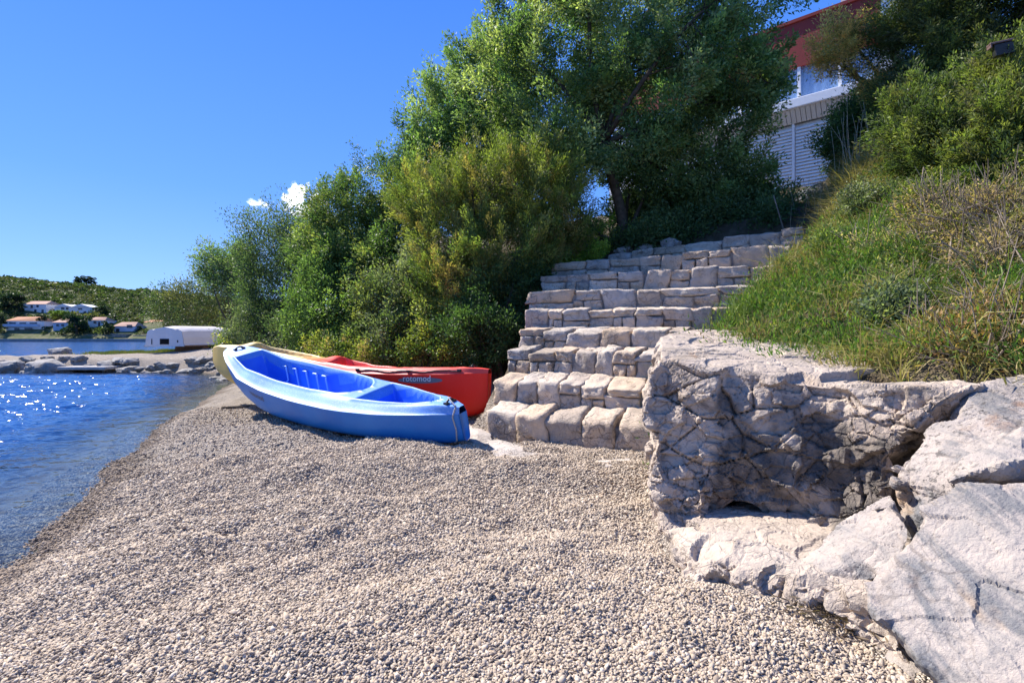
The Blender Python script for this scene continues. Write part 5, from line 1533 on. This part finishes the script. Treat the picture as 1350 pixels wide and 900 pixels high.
def brush(label, lobes, n, seed, cols, tuft=0):
    g = np.random.default_rng(seed)
    base = lobes[0][0].copy(); base[2] = gz1(base[0], base[1])
    o = thing('dry_bush', label, 'bush', base)
    mb = MB()
    P, d = clumps(lobes, n, g, (.2, 1.0))
    for p, q in zip(P, d):
        a = p.copy(); dr = unit(q * .5 + np.array([-.25, -.1, .35]) + g.normal(0, .5, 3)); l_ = g.uniform(.25, .7)
        bnd = g.normal(0, .12, 3)
        s_ = np.linspace(-.5, .5, 5)[:, None]
        mb.tube(a + dr * s_ * l_ + bnd * (s_ ** 2) * 1.2, np.linspace(.006, .002, 5), 4, cap=False)
    mb.build('twigs', M['twig'], o, base, smooth=True)
    crown('foliage', lobes, n // 2, 90, .03, .010, cols, seed + 3, o, base, rc=.16, updir=.4, elong=1.6, shell=(.4, 1.0))
    return o


brush('brown dry brush with bare grey twigs under the juniper at the right edge', [L(1275, 310, 4.4, 60, 46), L(1325, 290, 4.3, 50, 44), L(1310, 350, 3.7, 56, 40), L(1225, 285, 4.9, 36, 34), L(1345, 330, 3.8, 40, 50), L(1240, 340, 4.3, 40, 30)], 900, 281,
      [(.15, .105, .055), (.20, .145, .075), (.11, .09, .045), (.10, .10, .03)])
brush('low reddish brown brush directly above the sloping grey boulder', [L(1320, 430, 3.0, 50, 30), L(1265, 462, 2.95, 40, 22), L(1350, 465, 2.75, 40, 22), L(1300, 478, 2.75, 40, 16), L(1225, 455, 3.1, 26, 16)], 330, 291,
      [(.17, .10, .05), (.13, .09, .04), (.10, .11, .03), (.21, .12, .055)])
brush('patch of dead grey straw and twigs in the middle of the grassy bank', [L(1180, 345, 4.75, 34, 24), L(1140, 330, 5.1, 26, 18), L(1205, 385, 4.0, 30, 20)], 200, 295,
      [(.28, .22, .12), (.22, .19, .09), (.14, .16, .04)])
# grass and ground cover on the bank: nobody could count the blades
def blades(n, seed, region, h, w, pal, lean=.5, per=34):
    g = np.random.default_rng(seed); nt = n // per
    xt = g.uniform(region[0], region[1], nt); yt = g.uniform(region[2], region[3], nt)
    c = (xt - P0[0]) * AL[0] + (yt - P0[1]) * AL[1]; t_ = (xt - P0[0]) * UP[0] + (yt - P0[1]) * UP[1]
    k = (c > stair_right(t_) + .04 + .10 * g.normal(size=nt)) & ((xt - 1.1) * .85 + (yt - 4.4) * .53 > -.02) & (yt < 12)
    k &= fbm(np.stack([xt, yt, 0 * xt], 1) * 1.3, 41, 3) + g.uniform(-.2, .5, nt) > -.12
    xt, yt = xt[k], yt[k]; nt = len(xt)
    th = np.exp(g.normal(0, .35, nt))
    offx = g.normal(0, .045, (nt, per)) * th[:, None]; offy = g.normal(0, .045, (nt, per)) * th[:, None]
    x = (xt[:, None] + offx).ravel(); y = (yt[:, None] + offy).ravel(); m = len(x); n = m
    k = np.ones(m, bool)
    c = (x - P0[0]) * AL[0] + (y - P0[1]) * AL[1]; t_ = (x - P0[0]) * UP[0] + (y - P0[1]) * UP[1]
    th_b = np.repeat(th, per) * (1 + .9 * sstep(2.4, 4.2, t_)); tuft = np.repeat(np.arange(nt), per)
    out_d = np.stack([offx.ravel(), offy.ravel()], 1) / .045 * .8
    z = ground(x, y)
    d = unit(np.stack([out_d[:, 0] + g.normal(0, .5, m) - .25, out_d[:, 1] + g.normal(0, .5, m) - .35, g.normal(0, .3, m)], 1))
    hh = h * g.uniform(.5, 1.2, m) * np.clip(th_b, .5, 2.6)
    B = np.stack([x, y, z - .02], 1); up = unit(np.array([0, 0, 1.0]) + d * g.uniform(.1, lean, (m, 1)))
    S = unit(np.cross(up, g.normal(size=(m, 3)))) * (w * g.uniform(.6, 1.3, m))[:, None]
    Mi = B + up * hh[:, None] * .55; T = B + unit(up + d * g.uniform(.1, lean * 1.4, (m, 1))) * hh[:, None]
    V = np.stack([B - S, B + S, Mi + S * .7, Mi - S * .7, T], 1).reshape(-1, 3)
    b0 = np.arange(m)[:, None] * 5
    pal = np.asarray(pal)
    dry = sstep(-.1, .35, fbm(np.stack([x, y, 0 * x], 1) * 1.1, 45, 3) + .55 * sstep(1.5, .3, c[k] - stair_right(t_[k])) * sstep(.6, 1.6, t_[k]) + .12 * sstep(2.0, 3.5, t_[k]) - .02)
    ci = np.where(np.repeat(g.random(nt), per) * .7 + .3 * g.random(m) < dry * .85 + .08, g.integers(0, len(pal) // 2, m), g.integers(len(pal) // 2, len(pal), m))
    cc = pal[ci] * g.uniform(.75, 1.25, (m, 1))
    return V, b0 + np.array([0, 1, 2, 3]), b0 + np.array([3, 2, 4]), np.repeat(cc, 5, 0)


PALG = [(.40, .32, .14), (.34, .28, .10), (.28, .26, .08), (.13, .19, .04), (.17, .22, .05), (.10, .155, .035)]
V, Fq, Ft, cc = blades(190000, 61, (1.0, 9.5, 2.2, 10.5), .21, .0042, PALG, 1.0)
o = mk('grass', V, [Fq, Ft], M['grass'], smooth=False, col=cc)
tag(o, 'yellow green grass growing on the bank right of the steps', 'grass', kind='stuff')
# leafy ground cover
g = np.random.default_rng(66)
n = 3600; x = g.uniform(1.2, 8, n); y = g.uniform(2.4, 9, n)
c = (x - P0[0]) * AL[0] + (y - P0[1]) * AL[1]; t_ = (x - P0[0]) * UP[0] + (y - P0[1]) * UP[1]
k = (c > stair_right(t_) + .1) & ((x - 1.1) * .85 + (y - 4.4) * .53 > .02) & (fbm(np.stack([x, y, 0 * x], 1) * 1.1, 51, 3) > -.12)
x, y = x[k], y[k]; z = ground(x, y); m = len(x); per = 60
Pc = np.stack([x, y, z + .07], 1)
off = g.normal(0, 1, (m, per, 3)) * np.array([.085, .085, .065])
C = Pc[:, None] + off
D = unit(off) * .6 + np.array([0, 0, .7]) + g.normal(0, .35, (m, per, 3))
pal = np.array([(.085, .17, .030), (.11, .20, .035), (.16, .23, .05), (.22, .22, .06), (.19, .14, .07), (.06, .11, .03)])
cc = pal[g.choice(6, m, p=[.25, .25, .18, .14, .1, .08])][:, None] * g.uniform(.7, 1.3, (m, per, 1))
V, F = leaves(C.reshape(-1, 3), D.reshape(-1, 3), .045, .011, g)
o = mk('ground_cover', V, F, M['leaf'], smooth=False, col=np.repeat(cc.reshape(-1, 3), 4, 0))
tag(o, 'low green leafy ground cover on the bank behind the boulders', 'ground cover', kind='stuff')
# tall dead stalks
def stalks(label, spots, seed, hmin, hmax, r=.006):
    g = np.random.default_rng(seed); mb = MB()
    for (px, Y) in spots:
        b = gb(px, Y); h_ = g.uniform(hmin, hmax); d = np.array([g.normal(0, .14), g.normal(0, .14), 1.0]); s_ = np.linspace(0, 1, 7)[:, None]
        bend = g.normal(0, .10, 3) * [1, 1, 0]
        mb.tube(b + d * s_ * h_ + bend * s_ ** 2 * h_, np.linspace(r, r * .4, 7), 5)
    o = mb.build('dead_stalks', M['straw'], None, gb(*spots[0]), smooth=True)
    return tag(o, label, 'stalks')


M['straw'] = plain('dead_straw', (.40, .33, .22), .85, .15, .25, 8)
g = np.random.default_rng(3)
stalks('tuft of tall dead straw stalks on the crest of the bank before the dark shrub', [(g.uniform(1098, 1172), g.uniform(8.0, 8.8)) for _ in range(26)], 8, .5, 1.35)
stalks('dead straw stalks at the end of the top step', [(g.uniform(1040, 1085), g.uniform(8.0, 9.4)) for _ in range(16)], 9, .35, .8, .004)
mb = MB(); a = W(1036, 293, 8.6); b = W(1020, 258, 8.5); mb.tube(np.linspace(a - [0, 0, .25], b, 6), np.linspace(.014, .01, 6), 6)
o = mb.build('stick', M['twig'], None, a, smooth=True); tag(o, 'thin grey stick standing at the right end of the top step', 'stick')
mb = MB()
for (q0, q1, q2) in [((985, 385, 5.9), (1060, 420, 5.0), (1110, 448, 4.2)), ((1000, 400, 5.6), (1040, 425, 5.0), (1060, 440, 4.5))]:
    P = np.array([W(*q0), W(*q1), W(*q2)]); P[:, 2] = [gz1(*p[:2]) + .12 for p in P]
    s_ = np.linspace(0, 2, 14); P = np.stack([np.interp(s_, range(3), P[:, c_]) for c_ in range(3)], 1) + np.random.default_rng(4).normal(0, .012, (14, 3))
    mb.tube(P, .006, 5)
o = mb.build('bramble_stem', M['bark'], None, W(985, 385, 5.9), smooth=True); tag(o, 'long dark bare stem trailing down the grass beside the steps', 'stem')
# leaf litter caught in the corner by the smooth boulder
g = np.random.default_rng(12); n = 900
px = g.uniform(0, 1, n); cx_ = 1.30 + .22 * g.normal(0, .5, n) + .0; cy_ = 1.93 - .35 * (cx_ - 1.3) + .06 * g.normal(size=n)
C = np.stack([cx_, cy_, ground(cx_, cy_) + g.uniform(.012, .035, n)], 1); D = g.normal(size=(n, 3)) * [1, 1, .25]
V, F = leaves(C, D, .035 * g.uniform(.5, 1.5, n), .007, g)
o = mk('leaf_litter', V, F, M['grass'], smooth=False, col=np.repeat(np.array([(.16, .11, .07), (.25, .19, .13), (.10, .07, .05)])[g.integers(0, 3, n)], 4, 0))
tag(o, 'dry brown leaf litter caught between the gravel and the smooth boulder', 'leaf litter', kind='stuff')
# grass strip on the spit
g = np.random.default_rng(14); n = 9000
t_ = g.uniform(0, 1, n); x = -20.5 + 5.5 * t_ + g.normal(0, .25, n); y = 25.0 + 1.6 * t_ + g.normal(0, .35, n)
B = np.stack([x, y, ground(x, y)], 1); T = B + np.stack([g.normal(0, .05, n), g.normal(0, .05, n), g.uniform(.08, .22, n)], 1); S = np.stack([g.uniform(.008, .02, n), 0 * x, 0 * x], 1)
V = np.stack([B - S, B + S, T], 1).reshape(-1, 3)
o = mk('grass', V, np.arange(n * 3).reshape(n, 3), M['grass'], smooth=False, col=np.repeat(np.array([(.12, .17, .03), (.18, .21, .05), (.24, .22, .07)])[g.integers(0, 3, n)], 3, 0))
tag(o, 'short green grass strip along the far edge of the spit', 'grass', kind='stuff')

# ------------------------------------------------------------------ far hillside
def puffs(P, R_, per, size, cols, seed, flat=.8):
    g = np.random.default_rng(seed); m = len(P)
    d = unit(g.normal(size=(m, per, 3))); d[..., 2] = np.abs(d[..., 2]) * .9 - .1
    C = P[:, None] + d * R_[:, None, None] * np.array([1, 1, flat]) * g.uniform(.75, 1.05, (m, per, 1))
    D = g.normal(size=(m, per, 3)) + d * .3
    cols = np.asarray(cols); cc = cols[g.choice(len(cols), m)][:, None] * g.uniform(.7, 1.3, (m, per, 1))
    s_ = (R_[:, None] * size * g.uniform(.7, 1.3, (m, per))).ravel()
    V, F = leaves(C.reshape(-1, 3), D.reshape(-1, 3), s_, s_ * .7, g)
    return V, F, np.repeat(cc.reshape(-1, 3), 4, 0)


g = np.random.default_rng(21); n = 5200
yy = HYD + 4 + (g.random(n) ** .8) * 178; pxx = g.uniform(-30, 400, n); xx = (pxx - CX) / FPX * yy
n2_ = 1500; yy = np.concatenate([yy, HYD + 5 + g.random(n2_) * 55]); p2_ = g.uniform(-30, 260, n2_); pxx = np.concatenate([pxx, p2_]); xx = (pxx - CX) / FPX * yy; n += n2_
zz = np.array([hillz(a, b) for a, b in zip(xx, yy)])
# keep the houses clear
ppy = HY - (zz - CAMZ) / yy * FPX
k = np.ones(n, bool)
for (x0, x1, y0, y1, yd) in [(28, 66, 392, 416, 300), (68, 120, 396, 416, 300), (4, 56, 414, 443, 272), (66, 92, 418, 438, 272), (113, 137, 415, 434, 278), (147, 179, 422, 445, 272), (187, 217, 418, 434, 290)]:
    k &= ~((pxx > x0) & (pxx < x1) & (ppy > y0 - 1) & (ppy < y1 + 1) & (yy < yd + 12))
R0 = np.where(np.arange(n) < 5200, 1, .6) * g.uniform(.8, 2.3, n) * (1 + (g.random(n) < .1) * .8)
V, F, cc = puffs(np.stack([xx, yy, zz + .3 * R0], 1)[k], R0[k], 46, .42, [(.040, .068, .022), (.060, .090, .028), (.085, .105, .040), (.11, .115, .05), (.032, .052, .022)], 22)
o = mk('scrub', V, F, M['leaf'], smooth=False, col=cc); tag(o, 'green mediterranean scrub covering the far hillside', 'scrub', kind='stuff')


def far_tree(name, label, px, py, ybase, Y, wpx, hpx, col, seed, group=None, pine=False):
    g = np.random.default_rng(seed); k = Y / FPX
    base = W(px, ybase, Y); o = thing(name, label, 'tree', base, group)
    n = 26; d = unit(g.normal(size=(n, 3))); cen = W(px, py, Y)
    R = g.uniform(.22, .42, n) * wpx * k * .5
    P = cen + d * np.array([wpx * .5, wpx * .5, hpx * .5]) * k * g.uniform(.35, .85, (n, 1))
    V, F, cc = puffs(P, R, 130, .34, col, seed + 1, .9)
    mk('crown', V, F, M['leaf'], o, base, smooth=False, col=cc)
    mb = MB(); s_ = np.linspace(0, 1, 5)[:, None]
    mb.tube((base - [0, 0, 1]) * (1 - s_) + cen * s_, np.linspace(.35, .15, 5) * (wpx * k / 8 + .3), 6)
    for e in P[:7]: mb.tube(np.linspace(base * .45 + cen * .55, e, 4), np.linspace(.18, .06, 4), 5)
    mb.build('trunk', M['bark'], o, base, smooth=True)


DK = [(.022, .045, .022), (.032, .058, .026), (.026, .050, .030)]
for i, a in enumerate([
    ('pine_tree', 'left of the two umbrella shaped pines on the far skyline', 107, 370, 377, 430, 17, 14, DK, 400), ('pine_tree', 'right of the two umbrella shaped pines on the far skyline', 120, 371, 378, 430, 15, 13, DK, 410),
    ('evergreen_tree', 'biggest dark round tree at the far waterline, below the twin gabled house', 101, 429, 446, 268, 40, 32, DK, 420), ('evergreen_tree', 'dark tree above the low house at the left edge of the far shore', 14, 398, 414, 300, 34, 30, DK, 430),
    ('evergreen_tree', 'dark column of trees cut by the left edge of the picture', 0, 424, 446, 270, 16, 44, DK, 440), ('evergreen_tree', 'dark upright tree on the slope right of the twin gabled house', 135, 411, 423, 300, 19, 22, DK, 450),
    ('evergreen_tree', 'dark tree between the two right hand houses on the far shore', 143, 433, 447, 268, 18, 26, DK, 460), ('evergreen_tree', 'bright green tree below the twin gabled house', 80, 415, 424, 285, 24, 11, [(.12, .19, .03), (.15, .21, .04)], 470),
    ('evergreen_tree', 'small dark tree right of the house with the blue balcony', 56, 420, 432, 275, 13, 16, DK, 480), ('evergreen_tree', 'dark tree left of the house with pink roof', 28, 405, 416, 295, 12, 16, DK, 490),
    ('evergreen_tree', 'dark bush like tree on the skyline left of the shrubs', 190, 384, 392, 420, 16, 10, DK, 500), ('evergreen_tree', 'low dark tree standing by the far boathouse', 182, 436, 446, 275, 14, 14, DK, 510)]):
    far_tree(*a)
